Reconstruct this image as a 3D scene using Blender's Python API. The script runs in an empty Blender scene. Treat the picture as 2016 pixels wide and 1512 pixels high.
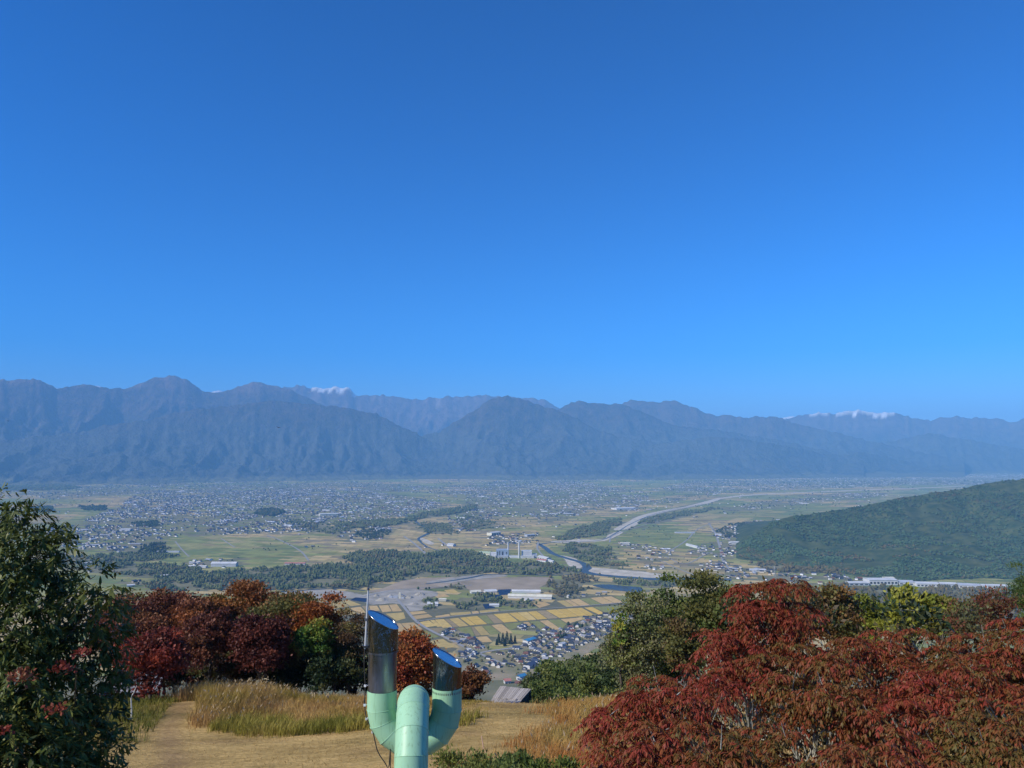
import bpy, math, random
import numpy as np
from mathutils import Vector

R = math.radians
random.seed(7); rng = np.random.default_rng(11)
scene = bpy.context.scene
COL = scene.collection

# ------------------------------------------------------------------ camera, sky, sun, exposure
H = 400.0                       # height of the lookout above the valley floor (valley z = 0)
PITCH = R(5.2); FPX = 1514.0; CX, CY = 1008.0, 756.0
cam_d = bpy.data.cameras.new('camera'); cam = bpy.data.objects.new('camera', cam_d); COL.objects.link(cam)
cam_d.sensor_width = 36.0; cam_d.lens = FPX / 2016 * 36.0
cam_d.clip_start = 0.1; cam_d.clip_end = 120000
cam.location = (0, 0, H); cam.rotation_euler = (R(90) + PITCH, 0, 0)
scene.camera = cam

SUN_EL, SUN_LEFT = R(37), R(60)        # sun behind the camera, 60 degrees round to its left
to_sun = Vector((-math.sin(SUN_LEFT) * math.cos(SUN_EL), -math.cos(SUN_LEFT) * math.cos(SUN_EL), math.sin(SUN_EL)))
world = bpy.data.worlds.new('World'); scene.world = world; world.use_nodes = True
wn = world.node_tree.nodes; wl = world.node_tree.links; wn.clear()
sky = wn.new('ShaderNodeTexSky'); sky.sky_type = 'NISHITA'; sky.sun_disc = False
sky.sun_elevation = SUN_EL; sky.sun_rotation = math.atan2(to_sun.x, to_sun.y)
sky.altitude = 900; sky.air_density = 1.0; sky.dust_density = 0.0; sky.ozone_density = 10.0
bg = wn.new('ShaderNodeBackground'); bg.inputs['Strength'].default_value = 0.08
wo = wn.new('ShaderNodeOutputWorld'); gm = wn.new('ShaderNodeGamma'); gm.inputs['Gamma'].default_value = 1.36         # clear dry autumn air: deeper overhead
hs = wn.new('ShaderNodeHueSaturation'); hs.inputs['Saturation'].default_value = 1.18
wl.new(sky.outputs[0], gm.inputs['Color']); wl.new(gm.outputs[0], hs.inputs['Color']); wl.new(hs.outputs[0], bg.inputs[0]); wl.new(bg.outputs[0], wo.inputs[0])
sun_d = bpy.data.lights.new('sun', 'SUN'); sun_d.energy = 4.7; sun_d.angle = R(0.53); sun_d.color = (1.0, 0.94, 0.84)
sun = bpy.data.objects.new('sun', sun_d); COL.objects.link(sun)
sun.rotation_euler = to_sun.to_track_quat('Z', 'Y').to_euler()
scene.view_settings.view_transform = 'Standard'; scene.view_settings.look = 'None'
scene.view_settings.exposure = 0.32; scene.view_settings.gamma = 1.0
scene.view_settings.use_curve_mapping = False
scene.cycles.max_bounces = 6; scene.cycles.volume_bounces = 1; scene.cycles.use_denoising = True
HAZE_DENSITY = 6.0e-5; HAZE_COLOR = (0.235, 0.57, 1.0)

# ------------------------------------------------------------------ helpers
def ray(px, py):
    u = (px - CX) / FPX; v = (CY - py) / FPX
    return np.array([u, math.cos(PITCH) - v * math.sin(PITCH), math.sin(PITCH) + v * math.cos(PITCH)])
def P(px, py, d):                                   # the point d metres out (along y) seen at that place of the photo
    r = ray(px, py); t = d / r[1]
    return np.array([r[0] * t, d, H + r[2] * t])
def G(px, py, z=0.0):                               # the point of the valley floor
    r = ray(px, py); t = (z - H) / r[2]
    return np.array([r[0] * t, r[1] * t])
def GP(pts): return np.array([G(*p) for p in pts])
def lin(r, g, b):
    f = lambda c: (c / 255 / 12.92) if c / 255 <= 0.04045 else ((c / 255 + 0.055) / 1.055) ** 2.4
    return (f(r), f(g), f(b))

def _h(ix, iy, s):
    n = (ix.astype(np.int64) * 374761393 + iy.astype(np.int64) * 668265263 + s * 2147483647) & 0xffffffff
    n = ((n ^ (n >> 13)) * 1274126177) & 0xffffffff
    return ((n ^ (n >> 16)) & 0xffff) / 65535.0
def vn(x, y, s=0):
    x = np.asarray(x, float); y = np.asarray(y, float)
    ix = np.floor(x); iy = np.floor(y); fx = x - ix; fy = y - iy
    fx = fx * fx * fx * (fx * (fx * 6 - 15) + 10); fy = fy * fy * fy * (fy * (fy * 6 - 15) + 10)
    a = _h(ix, iy, s); b = _h(ix + 1, iy, s); c = _h(ix, iy + 1, s); d = _h(ix + 1, iy + 1, s)
    return a + (b - a) * fx + (c - a) * fy + (a - b - c + d) * fx * fy
def fbm(x, y, s=0, o=4):
    r = 0; a = 0.5; t = 0
    for i in range(o):
        r = r + a * vn(x, y, s + i * 17); t += a; x = x * 2.03 + 3.1; y = y * 2.03 + 7.7; a *= 0.5
    return r / t
def ridged(x, y, s=0, o=4):
    r = 0; a = 0.5; t = 0
    for i in range(o):
        r = r + a * (1 - np.abs(2 * vn(x, y, s + i * 13) - 1)); t += a; x = x * 2.07 + 1.3; y = y * 2.07 + 5.1; a *= 0.52
    return r / t

def mesh_np(name, V, Fs, col=None, attrs=None, smooth=False):
    me = bpy.data.meshes.new(name)
    if isinstance(Fs, np.ndarray): Fs = [Fs]
    Fs = [np.asarray(f, np.int32) for f in Fs if len(f)]
    V = np.asarray(V, np.float32)
    me.vertices.add(len(V)); me.vertices.foreach_set('co', V.ravel())
    li = np.concatenate([f.ravel() for f in Fs]); tot = np.concatenate([np.full(len(f), f.shape[1], np.int32) for f in Fs])
    me.loops.add(len(li)); me.loops.foreach_set('vertex_index', li)
    st = np.concatenate([[0], np.cumsum(tot)[:-1]]).astype(np.int32)
    me.polygons.add(len(tot)); me.polygons.foreach_set('loop_start', st)
    me.polygons.foreach_set('use_smooth', np.full(len(tot), bool(smooth)))
    me.update(calc_edges=True)
    if col is not None:
        c = np.ones((len(V), 4), np.float32); c[:, :3] = col
        a = me.color_attributes.new('Col', 'FLOAT_COLOR', 'POINT'); a.data.foreach_set('color', c.ravel())
    for k, v in (attrs or {}).items():
        a = me.attributes.new(k, 'FLOAT', 'POINT'); a.data.foreach_set('value', np.asarray(v, np.float32))
    return me
def add(name, me, mat=None, parent=None, **props):
    o = bpy.data.objects.new(name, me); COL.objects.link(o)
    if mat is not None:
        if not me.materials: me.materials.append(mat)
    if parent is not None: o.parent = parent
    for k, v in props.items(): o[k] = v
    return o
def thing(name, label, cat, loc=(0, 0, 0), rz=0, group=None):
    o = bpy.data.objects.new(name, None); COL.objects.link(o); o.location = loc; o.rotation_euler[2] = rz
    o.empty_display_size = 0.1
    o['label'] = label; o['category'] = cat
    if group: o['group'] = group
    return o

class MB:                                           # collects faces of one part
    def __init__(s): s.v = []; s.f3 = []; s.f4 = []; s.n = 0
    def put(s, V, F):
        V = np.asarray(V, float); F = np.asarray(F) + s.n
        s.v.append(V); (s.f3 if F.shape[1] == 3 else s.f4).append(F); s.n += len(V)
    def box(s, c, d, rz=0.0):
        c = np.asarray(c, float); hx, hy, hz = np.asarray(d) / 2
        V = np.array([[x, y, z] for z in (-hz, hz) for x, y in ((-hx, -hy), (hx, -hy), (hx, hy), (-hx, hy))])
        cs, sn = math.cos(rz), math.sin(rz)
        V = np.c_[V[:, 0] * cs - V[:, 1] * sn, V[:, 0] * sn + V[:, 1] * cs, V[:, 2]] + c
        s.put(V, [[0, 3, 2, 1], [4, 5, 6, 7], [0, 1, 5, 4], [1, 2, 6, 5], [2, 3, 7, 6], [3, 0, 4, 7]])
    def tube(s, pts, rad, n=8, cap=True):
        pts = np.asarray(pts, float); m = len(pts)
        rad = np.full(m, rad, float) if np.isscalar(rad) else np.asarray(rad, float)
        up = None; base = s.n; VV = []
        for i in range(m):
            t = pts[min(i + 1, m - 1)] - pts[max(i - 1, 0)]; t /= (np.linalg.norm(t) + 1e-9)
            if up is None: up = np.array([1.0, 0, 0]) if abs(t[0]) < 0.8 else np.array([0, 1.0, 0])
            a = up - t * up.dot(t); a /= np.linalg.norm(a); b = np.cross(t, a); up = a
            an = np.arange(n) * 2 * math.pi / n
            VV.append(pts[i] + rad[i] * (np.cos(an)[:, None] * a + np.sin(an)[:, None] * b))
        VV = np.concatenate(VV); F = []
        for i in range(m - 1):
            for k in range(n):
                k2 = (k + 1) % n; F.append([i * n + k, i * n + k2, (i + 1) * n + k2, (i + 1) * n + k])
        s.put(VV, F)
        if cap:
            for ring, c in ((0, pts[0]), (m - 1, pts[-1])):
                Vc = np.vstack([VV[ring * n:ring * n + n], c])
                T = [[k, n, (k + 1) % n] if ring == 0 else [k, (k + 1) % n, n] for k in range(n)]
                s.put(Vc, T)
    def mesh(s, name, col=None, smooth=False):
        V = np.concatenate(s.v); Fs = []
        if s.f3: Fs.append(np.concatenate(s.f3))
        if s.f4: Fs.append(np.concatenate(s.f4))
        return mesh_np(name, V, Fs, col, smooth=smooth)

# ------------------------------------------------------------------ materials
def new_mat(name):
    m = bpy.data.materials.new(name); m.use_nodes = True; n = m.node_tree.nodes; n.clear()
    return m, n, m.node_tree.links
def N(n, t, **kw):
    o = n.new(t)
    for k, v in kw.items():
        if k in o.inputs: o.inputs[k].default_value = v
        else: setattr(o, k, v)
    return o
def noise_node(n, l, scale, detail=4, coord='Object', rough=0.55, stretch=None):
    tc = n.new('ShaderNodeTexCoord'); ns = N(n, 'ShaderNodeTexNoise'); ns.inputs['Scale'].default_value = scale
    ns.inputs['Detail'].default_value = detail; ns.inputs['Roughness'].default_value = rough
    src = tc.outputs[coord]
    if stretch:
        mp = n.new('ShaderNodeMapping'); mp.inputs['Scale'].default_value = stretch; l.new(src, mp.inputs[0]); src = mp.outputs[0]
    l.new(src, ns.inputs['Vector']); return ns
def ramp(n, l, src, stops):
    r = n.new('ShaderNodeValToRGB'); e = r.color_ramp.elements
    while len(e) > 1: e.remove(e[-1])
    e[0].position = stops[0][0]; c = stops[0][1]; e[0].color = (*c, 1) if len(c) == 3 else c
    for p, c in stops[1:]:
        q = e.new(p); q.color = (*c, 1) if len(c) == 3 else c
    l.new(src, r.inputs[0]); return r
def mix(n, l, a, b, fac, mode='MIX'):
    m = n.new('ShaderNodeMix'); m.data_type = 'RGBA'; m.blend_type = mode
    for sock, v in ((m.inputs[6], a), (m.inputs[7], b), (m.inputs[0], fac)):
        if hasattr(v, 'links'): l.new(v, sock)
        elif isinstance(v, tuple): sock.default_value = (*v, 1)
        else: sock.default_value = v
    return m.outputs[2]
def bump(n, l, src, strength, dist):
    b = n.new('ShaderNodeBump'); b.inputs['Strength'].default_value = strength; b.inputs['Distance'].default_value = dist
    l.new(src, b.inputs['Height']); return b.outputs[0]
def finish(n, l, color, rough=0.8, metal=0.0, normal=None, spec=0.3):
    p = n.new('ShaderNodeBsdfPrincipled'); o = n.new('ShaderNodeOutputMaterial')
    if hasattr(color, 'links'): l.new(color, p.inputs['Base Color'])
    else: p.inputs['Base Color'].default_value = (*color, 1)
    if hasattr(rough, 'links'): l.new(rough, p.inputs['Roughness'])
    else: p.inputs['Roughness'].default_value = rough
    p.inputs['Metallic'].default_value = metal; p.inputs['Specular IOR Level'].default_value = spec
    if normal is not None: l.new(normal, p.inputs['Normal'])
    l.new(p.outputs[0], o.inputs[0]); return p
def simple(name, c1, c2, scale, rough=0.8, bmp=None, metal=0.0, spec=0.3, detail=5, stretch=None):
    m, n, l = new_mat(name); ns = noise_node(n, l, scale, detail, stretch=stretch)
    r = ramp(n, l, ns.outputs[0], [(0.3, c1), (0.7, c2)])
    finish(n, l, r.outputs[0], rough, metal, bump(n, l, ns.outputs[0], bmp[0], bmp[1]) if bmp else None, spec); return m
def attr_mat(name, scale=None, amt=0.35, rough=0.8, trans=0.0, spec=0.2, gloss_var=False):
    m, n, l = new_mat(name); a = n.new('ShaderNodeAttribute'); a.attribute_name = 'Col'; c = a.outputs['Color']
    if scale:
        ns = noise_node(n, l, scale, 4); g = ramp(n, l, ns.outputs[0], [(0.25, (1 - amt,) * 3), (0.75, (1 + amt,) * 3)])
        c = mix(n, l, c, g.outputs[0], 1.0, 'MULTIPLY')
    if trans:
        p = n.new('ShaderNodeBsdfPrincipled'); l.new(c, p.inputs['Base Color']); p.inputs['Roughness'].default_value = rough
        p.inputs['Specular IOR Level'].default_value = spec
        t = n.new('ShaderNodeBsdfTranslucent'); l.new(c, t.inputs[0])
        x = n.new('ShaderNodeMixShader'); x.inputs[0].default_value = trans; l.new(p.outputs[0], x.inputs[1]); l.new(t.outputs[0], x.inputs[2])
        o = n.new('ShaderNodeOutputMaterial'); l.new(x.outputs[0], o.inputs[0])
    else: finish(n, l, c, rough, spec=spec)
    return m
def objcol_mat(name, scale, amt, rough=0.6, spec=0.3):
    m, n, l = new_mat(name); oi = n.new('ShaderNodeObjectInfo'); ns = noise_node(n, l, scale, 4)
    g = ramp(n, l, ns.outputs[0], [(0.25, (1 - amt,) * 3), (0.75, (1 + amt,) * 3)])
    finish(n, l, mix(n, l, oi.outputs['Color'], g.outputs[0], 1.0, 'MULTIPLY'), rough, spec=spec); return m

M = {}
M['leaf'] = attr_mat('leaf', rough=0.55, trans=0.28, spec=0.25)
M['leaf_gloss'] = attr_mat('glossy_leaf', rough=0.5, trans=0.22, spec=0.3)
M['blade'] = attr_mat('grass_blade', rough=0.7, trans=0.3)
M['canopy'] = attr_mat('far_canopy', scale=0.35, amt=0.5, rough=0.9, spec=0.05)
M['fields'] = attr_mat('field_soil', scale=0.02, amt=0.16, rough=0.95, spec=0.05)
M['paddy'] = objcol_mat('paddy_straw', 0.07, 0.2, 0.95, 0.05)
M['farhouse'] = attr_mat('far_house', rough=0.6, spec=0.3)
M['house_wall'] = objcol_mat('house_wall', 0.4, 0.1, 0.8)
M['house_roof'] = objcol_mat('house_roof', 0.6, 0.2, 0.5, 0.4)
M['bark'] = simple('bark', (0.05, 0.04, 0.03), (0.13, 0.105, 0.08), 9, 0.9, (0.5, 0.03), stretch=(1, 1, 0.3))
M['bark_pale'] = simple('lichen_bark', (0.07, 0.065, 0.05), (0.55, 0.53, 0.43), 16, 0.9, (0.4, 0.02))
M['bark_white'] = simple('white_bark', (0.5, 0.48, 0.4), (0.72, 0.7, 0.62), 12, 0.8, (0.3, 0.01))
M['gravel'] = simple('river_gravel', (0.36, 0.32, 0.24), (0.64, 0.57, 0.45), 0.03, 0.95, detail=9)
M['grey_gravel'] = simple('grey_gravel', (0.22, 0.205, 0.165), (0.44, 0.40, 0.33), 0.025, 0.95, detail=9)
M['bare'] = simple('bare_field', (0.24, 0.19, 0.115), (0.42, 0.33, 0.23), 0.012, 0.95, detail=9)
M['road'] = simple('road_concrete', (0.24, 0.24, 0.23), (0.34, 0.33, 0.31), 0.2, 0.9)
M['water'] = simple('river_water', (0.04, 0.05, 0.05), (0.065, 0.075, 0.07), 0.02, 0.35, spec=0.12)
M['solar'] = simple('solar_panel', (0.008, 0.013, 0.04), (0.015, 0.025, 0.06), 0.4, 0.2, spec=0.5)

# ------------------------------------------------------------------ terrain
TD = [-400, -60, -20, 0, 28, 38, 45, 52, 65, 80, 120, 200, 400, 800, 1200, 1380]
TZ = [-60, -14, -8.6, -9.0, -10.9, -13.0, -14.5, -16.7, -21.0, -27.5, -47, -86, -168, -302, -385, -400]
def terr(x, y):
    x = np.asarray(x, float); y = np.asarray(y, float)
    d = np.maximum(y, np.abs(x) - 70)
    z = np.interp(d, TD, TZ)
    amp = np.clip((d + 10) / 40, 0.1, 1) * np.clip((1300 - d) / 500, 0, 1)
    z = z + amp * (vn(x / 14 + 5, y / 14, 3) - 0.5) * 1.1 * np.clip(1 - np.abs(d - 60) / 300, 0.3, 1)
    m = np.exp(-((x + 16) / 11) ** 2 - ((y - 47) / 6) ** 2)     # grassy mound on the left
    z = z + 0.9 * m
    z = z - 1.0 * np.exp(-((x - 0.5) / 5) ** 2 - ((y - 59) / 8) ** 2)   # dip before the hut
    rise = np.clip((x - 4) / 14, 0, 1) * np.clip((y - 20) / 20, 0, 1) * np.clip((75 - y) / 25, 0, 1)
    z = z + 1.6 * rise                                        # bank under the trees on the right
    far = 6 * (fbm(x / 900, y / 900, 9, 3) - 0.5) * np.clip((d - 3500) / 3000, 0, 1)
    return H + z + far * 0
def tz(x, y): return float(terr(np.array([x]), np.array([y]))[0])

rr = np.concatenate([[0.5], np.geomspace(2, 42000, 230)])
th = np.concatenate([np.linspace(-62, 62, 200), np.linspace(67, 293, 46)]) * math.pi / 180
TT, RR = np.meshgrid(th, rr); gx = RR * np.sin(TT); gy = RR * np.cos(TT)
gz = terr(gx, gy)
inm = (np.abs(gx) < 46) & (gy > 4) & (gy < 74)
gz = gz - 0.7 * np.clip(np.minimum(np.minimum(46 - np.abs(gx), gy - 4), 74 - gy) / 6, 0, 1) * inm
nr, nt = gx.shape
idx = np.arange(nr * nt).reshape(nr, nt)
nx = np.roll(idx, -1, axis=1)
gf = np.stack([idx[:-1].ravel(), idx[1:].ravel(), nx[1:].ravel(), nx[:-1].ravel()], 1)[:, ::-1]
gV = np.stack([gx.ravel(), gy.ravel(), gz.ravel()], 1)
slope_w = np.clip((gz - 4) / 30, 0, 1).ravel()
gc = np.array([0.18, 0.175, 0.105])[None] * (1 - slope_w[:, None]) + np.array([0.055, 0.062, 0.028])[None] * slope_w[:, None]
m, n, l = new_mat('valley_ground'); a = n.new('ShaderNodeAttribute'); a.attribute_name = 'Col'
ns = noise_node(n, l, 0.012, 6); g = ramp(n, l, ns.outputs[0], [(0.3, (0.75, 0.8, 0.7)), (0.7, (1.35, 1.25, 1.2))])
finish(n, l, mix(n, l, a.outputs['Color'], g.outputs[0], 1.0, 'MULTIPLY'), 0.95, spec=0.05)
ground = add('ground', mesh_np('ground', gV, gf, gc, smooth=True), m, kind='structure')

# hilltop meadow: mown dry grass, one fine sheet
mx, my = np.meshgrid(np.linspace(-45, 45, 181), np.linspace(5, 73, 137))
mz = terr(mx, my) + 0.05 * (fbm(mx * 1.3, my * 1.3, 21, 3) - 0.5)
mi = np.arange(mx.size).reshape(mx.shape)
mf = np.stack([mi[:-1, :-1].ravel(), mi[:-1, 1:].ravel(), mi[1:, 1:].ravel(), mi[1:, :-1].ravel()], 1)
# worn path running up between the grass banks
def dist_poly(x, y, pts):
    d = np.full(x.shape, 1e9)
    for (ax, ay), (bx, by) in zip(pts[:-1], pts[1:]):
        t = np.clip(((x - ax) * (bx - ax) + (y - ay) * (by - ay)) / ((bx - ax) ** 2 + (by - ay) ** 2), 0, 1)
        d = np.minimum(d, np.hypot(x - ax - t * (bx - ax), y - ay - t * (by - ay)))
    return d
def TG(px, py):                                     # meet the near terrain along a line of sight
    r = ray(px, py); lo, hi = 5.0, 200.0; prev = None
    for d in np.arange(6, 160, 0.5):
        q = r * (d / r[1])
        if H + q[2] <= tz(q[0], q[1]): return np.array([q[0], q[1]])
    q = r * (60 / r[1]); return q[:2]
path = [TG(345, 1512), TG(335, 1470), TG(330, 1440), TG(345, 1410), TG(365, 1385)]
path_d = dist_poly(mx, my, path)
pw = np.clip(1 - path_d / 0.9 + 0.6 * (fbm(mx * 0.9, my * 0.9, 5, 3) - 0.5), 0, 1)
greenish = np.clip((fbm(mx / 3, my / 3, 31, 4) - 0.45) * 3, 0, 1)
left_green = np.clip((-mx - 17.5) / 3 + (fbm(mx / 2, my / 2, 8, 2) - 0.5) * 2, 0, 1) * np.clip((my - 33) / 5, 0, 1)
dry = np.array([0.60, 0.415, 0.165]); olive = np.array([0.27, 0.21, 0.075]); dirt = np.array([0.36, 0.235, 0.125]); grn = np.array([0.13, 0.135, 0.035])
w1 = (greenish * 0.6)[..., None]; mc = dry * (1 - w1) + olive * w1
brn = np.clip((fbm(mx / 2.2 + 4, my / 1.2, 52, 4) - 0.5) * 3.5, 0, 1)[..., None] * 0.6; mc = mc * (1 - brn) + np.array([0.38, 0.25, 0.115]) * brn
lw = left_green[..., None]; mc = mc * (1 - lw) + grn * lw
back = np.clip((my - 56) / 6, 0, 1)[..., None]; mc = mc * (1 - back) + np.array([0.16, 0.13, 0.05]) * back
p3 = pw[..., None] * 0.85; mc = mc * (1 - p3) + dirt * p3
m, n, l = new_mat('dry_meadow'); a = n.new('ShaderNodeAttribute'); a.attribute_name = 'Col'
n1 = noise_node(n, l, 6, 8, rough=0.7, stretch=(0.6, 1.4, 1)); g = ramp(n, l, n1.outputs[0], [(0.3, (0.5, 0.47, 0.42)), (0.72, (1.35, 1.35, 1.3))])
n2 = noise_node(n, l, 0.6, 5, stretch=(0.5, 1.6, 1)); g2 = ramp(n, l, n2.outputs[0], [(0.35, (0.75, 0.74, 0.7)), (0.65, (1.12, 1.1, 1.1))])
c = mix(n, l, mix(n, l, a.outputs['Color'], g.outputs[0], 1.0, 'MULTIPLY'), g2.outputs[0], 1.0, 'MULTIPLY')
finish(n, l, c, 0.95, normal=bump(n, l, n1.outputs[0], 0.8, 0.12), spec=0.05)
add('meadow', mesh_np('meadow', np.stack([mx.ravel(), my.ravel(), mz.ravel()], 1), mf, mc.reshape(-1, 3), smooth=True), m, kind='structure')

# ------------------------------------------------------------------ mountains and hills
def ridge(name, ctrl, seed, Wb=4000, step=4.0, rows=70, p=1.25, carve=0.30, spur=900.0, snow=None, jag=1.2, rust=0.0, base=-30.0):
    ctrl = sorted(ctrl); c = np.array(ctrl, float)              # px, py, crest distance, foot distance
    px = np.arange(c[0, 0], c[-1, 0] + 0.1, step)
    def ip(k):
        v = np.interp(px, c[:, 0], c[:, k])
        if k > 1: 
            w = 25; v = np.convolve(np.pad(v, w, mode='edge'), np.ones(2 * w + 1) / (2 * w + 1), 'valid')
        return v
    py = ip(1); Rc = ip(2); Rf = ip(3)
    py = py + jag * ((fbm(px / 16, px * 0 + seed, seed, 4) - 0.5) * 6 + (vn(px / 6.5, px * 0, seed + 5) - 0.5) * 3.4)
    u = (px - CX) / FPX; v = (CY - py) / FPX
    yy = math.cos(PITCH) - v * math.sin(PITCH); zz = math.sin(PITCH) + v * math.cos(PITCH)
    az = np.arctan2(u, yy); tane = zz / np.hypot(u, yy)
    zc = np.maximum(H + Rc * tane, 5.0)
    arc = az * Rc
    tf = -np.linspace(1, 0, rows) ** 0.9; tb = np.linspace(0, 1, 9)[1:]
    t = np.concatenate([tf, tb])
    T, A = np.meshgrid(t, arc, indexing='ij'); ZC = np.broadcast_to(zc, T.shape); RC = np.broadcast_to(Rc, T.shape)
    wf = np.broadcast_to(Rc - Rf, T.shape) * (1 + 0.5 * (fbm(A / (spur * 2.2), A * 0 + 3, seed + 1, 3) - 0.5))
    RRr = RC + np.where(T < 0, T * wf, T * Wb)
    s = 1 - np.abs(T)
    wx = A + 900 * (fbm(A / 1500, RRr / 1500, seed + 2, 3) - 0.5) + 0.55 * (RRr - Rc[None, :]) * (2 * vn(A / 2600, A * 0, seed + 21) - 1); wy = RRr * 0.75 + 700 * (fbm(A / 1400 + 9, RRr / 1400, seed + 3, 3) - 0.5)
    rg = ridged(wx / spur, wy / (spur * 1.35), seed + 4, 5)
    rf = ridged(wx / (spur * 0.3) + 3, wy / (spur * 0.36), seed + 14, 4)
    env = np.minimum(1, 5 * (1 - s)) * np.minimum(1, 2.2 * s)
    Z = ZC * s ** p
    Z = Z - carve * ZC * env * ((1 - rg) + 0.4 * (1 - rf)) * np.where(T < 0, 1, 0.4)
    Z = np.where(s <= 0.001, base, np.maximum(Z, base))
    AZ = np.broadcast_to(az, T.shape)
    X = RRr * np.sin(AZ); Y = RRr * np.cos(AZ)
    nrr, ncc = T.shape; ii = np.arange(nrr * ncc).reshape(nrr, ncc)
    F = np.stack([ii[:-1, :-1].ravel(), ii[:-1, 1:].ravel(), ii[1:, 1:].ravel(), ii[1:, :-1].ravel()], 1)
    sn = np.zeros(T.shape)
    if snow:
        PX = np.broadcast_to(px, T.shape)
        for (a0, a1, depth) in snow:
            mpx = np.clip((PX - a0) / 12, 0, 1) * np.clip((a1 - PX) / 12, 0, 1)
            sn = np.maximum(sn, mpx * np.clip((Z - (ZC * (1 - depth))) / (ZC * depth) * 1.25, 0, 1))
        sn = np.clip((sn * 1.3 - 0.95 * fbm(A / 80, RRr / 420, seed + 8, 3) - 0.45 * (1 - rf) + 0.12) * 9, 0, 1)
    # pale landslips and screes in the gullies near the crest
    sc = np.clip((fbm(A / 260, RRr / 900, seed + 6, 3) - 0.60) * 6, 0, 1) * np.clip((s - 0.45) * 3, 0, 1) * np.clip((0.55 - rf) * 8, 0, 1) * np.clip((0.7 - rg) * 6, 0, 1) * 0.8 * np.clip((ZC - 1500) / 500, 0, 1) * (T < 0.02)
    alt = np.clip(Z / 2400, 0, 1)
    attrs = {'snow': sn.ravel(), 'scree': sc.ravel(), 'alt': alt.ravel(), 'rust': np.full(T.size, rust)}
    me = mesh_np(name, np.stack([X.ravel(), Y.ravel(), Z.ravel()], 1), F, attrs=attrs, smooth=True)
    return me, (px, T, X, Y, Z, s)

def mountain_mat():
    m, n, l = new_mat('mountain_forest')
    def at(nm):
        a = n.new('ShaderNodeAttribute'); a.attribute_name = nm; return a.outputs['Fac']
    ns = noise_node(n, l, 0.0012, 6); n2 = noise_node(n, l, 0.006, 5, rough=0.7)
    low = ramp(n, l, n2.outputs[0], [(0.35, (0.055, 0.060, 0.056)), (0.65, (0.10, 0.105, 0.09))])  # pale low slopes, darker above: a low haze layer put into the colours
    mid = ramp(n, l, n2.outputs[0], [(0.35, (0.026, 0.028, 0.022)), (0.68, (0.11, 0.08, 0.055))])
    high = ramp(n, l, n2.outputs[0], [(0.35, (0.08, 0.06, 0.048)), (0.68, (0.22, 0.15, 0.11))])
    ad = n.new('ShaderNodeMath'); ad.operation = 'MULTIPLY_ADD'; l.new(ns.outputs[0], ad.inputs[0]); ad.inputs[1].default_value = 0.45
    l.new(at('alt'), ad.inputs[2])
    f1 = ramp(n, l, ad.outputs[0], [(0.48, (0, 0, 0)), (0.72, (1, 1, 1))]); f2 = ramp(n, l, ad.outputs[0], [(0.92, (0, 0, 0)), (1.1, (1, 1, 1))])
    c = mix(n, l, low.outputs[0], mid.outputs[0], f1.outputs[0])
    fr = n.new('ShaderNodeMath'); fr.operation = 'MULTIPLY'; l.new(f1.outputs[0], fr.inputs[0]); l.new(at('rust'), fr.inputs[1])
    c = mix(n, l, c, high.outputs[0], f2.outputs[0]); c = mix(n, l, c, high.outputs[0], fr.outputs[0])
    toe = n.new('ShaderNodeMath'); toe.operation = 'MULTIPLY_ADD'; l.new(ns.outputs[0], toe.inputs[0]); toe.inputs[1].default_value = 0.08; l.new(at('alt'), toe.inputs[2])
    tf_ = ramp(n, l, toe.outputs[0], [(0.055, (1, 1, 1)), (0.068, (0, 0, 0))])
    c = mix(n, l, c, (0.15, 0.15, 0.09), tf_.outputs[0])
    c = mix(n, l, c, (0.55, 0.45, 0.36), at('scree'))
    c = mix(n, l, c, (0.95, 0.96, 0.97), at('snow'))
    finish(n, l, c, 0.95, normal=bump(n, l, n2.outputs[0], 1.0, 110), spec=0.03); return m
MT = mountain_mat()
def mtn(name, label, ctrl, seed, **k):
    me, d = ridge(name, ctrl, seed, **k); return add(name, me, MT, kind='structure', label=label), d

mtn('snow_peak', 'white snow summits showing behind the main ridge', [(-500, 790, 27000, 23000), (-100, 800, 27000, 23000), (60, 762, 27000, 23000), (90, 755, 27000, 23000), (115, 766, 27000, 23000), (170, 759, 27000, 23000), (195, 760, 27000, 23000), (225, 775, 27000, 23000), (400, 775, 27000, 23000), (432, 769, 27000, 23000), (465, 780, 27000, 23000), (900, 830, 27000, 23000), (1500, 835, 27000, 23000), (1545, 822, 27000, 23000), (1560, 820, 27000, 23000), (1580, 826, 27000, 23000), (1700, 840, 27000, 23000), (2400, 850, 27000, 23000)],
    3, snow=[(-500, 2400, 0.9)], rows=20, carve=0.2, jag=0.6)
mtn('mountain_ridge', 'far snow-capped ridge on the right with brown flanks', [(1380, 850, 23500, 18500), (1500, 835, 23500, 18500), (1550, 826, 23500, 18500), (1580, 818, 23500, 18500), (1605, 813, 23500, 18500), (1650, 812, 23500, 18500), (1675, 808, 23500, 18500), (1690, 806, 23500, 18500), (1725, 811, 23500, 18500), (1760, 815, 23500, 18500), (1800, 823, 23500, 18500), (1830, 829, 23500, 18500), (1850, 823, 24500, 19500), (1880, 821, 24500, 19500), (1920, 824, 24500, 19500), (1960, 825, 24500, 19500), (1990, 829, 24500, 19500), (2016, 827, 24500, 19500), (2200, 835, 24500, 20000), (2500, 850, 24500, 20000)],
    11, snow=[(1640, 1770, 0.11), (1590, 1640, 0.04)], rust=0.7, rows=40, jag=1.3)
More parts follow.
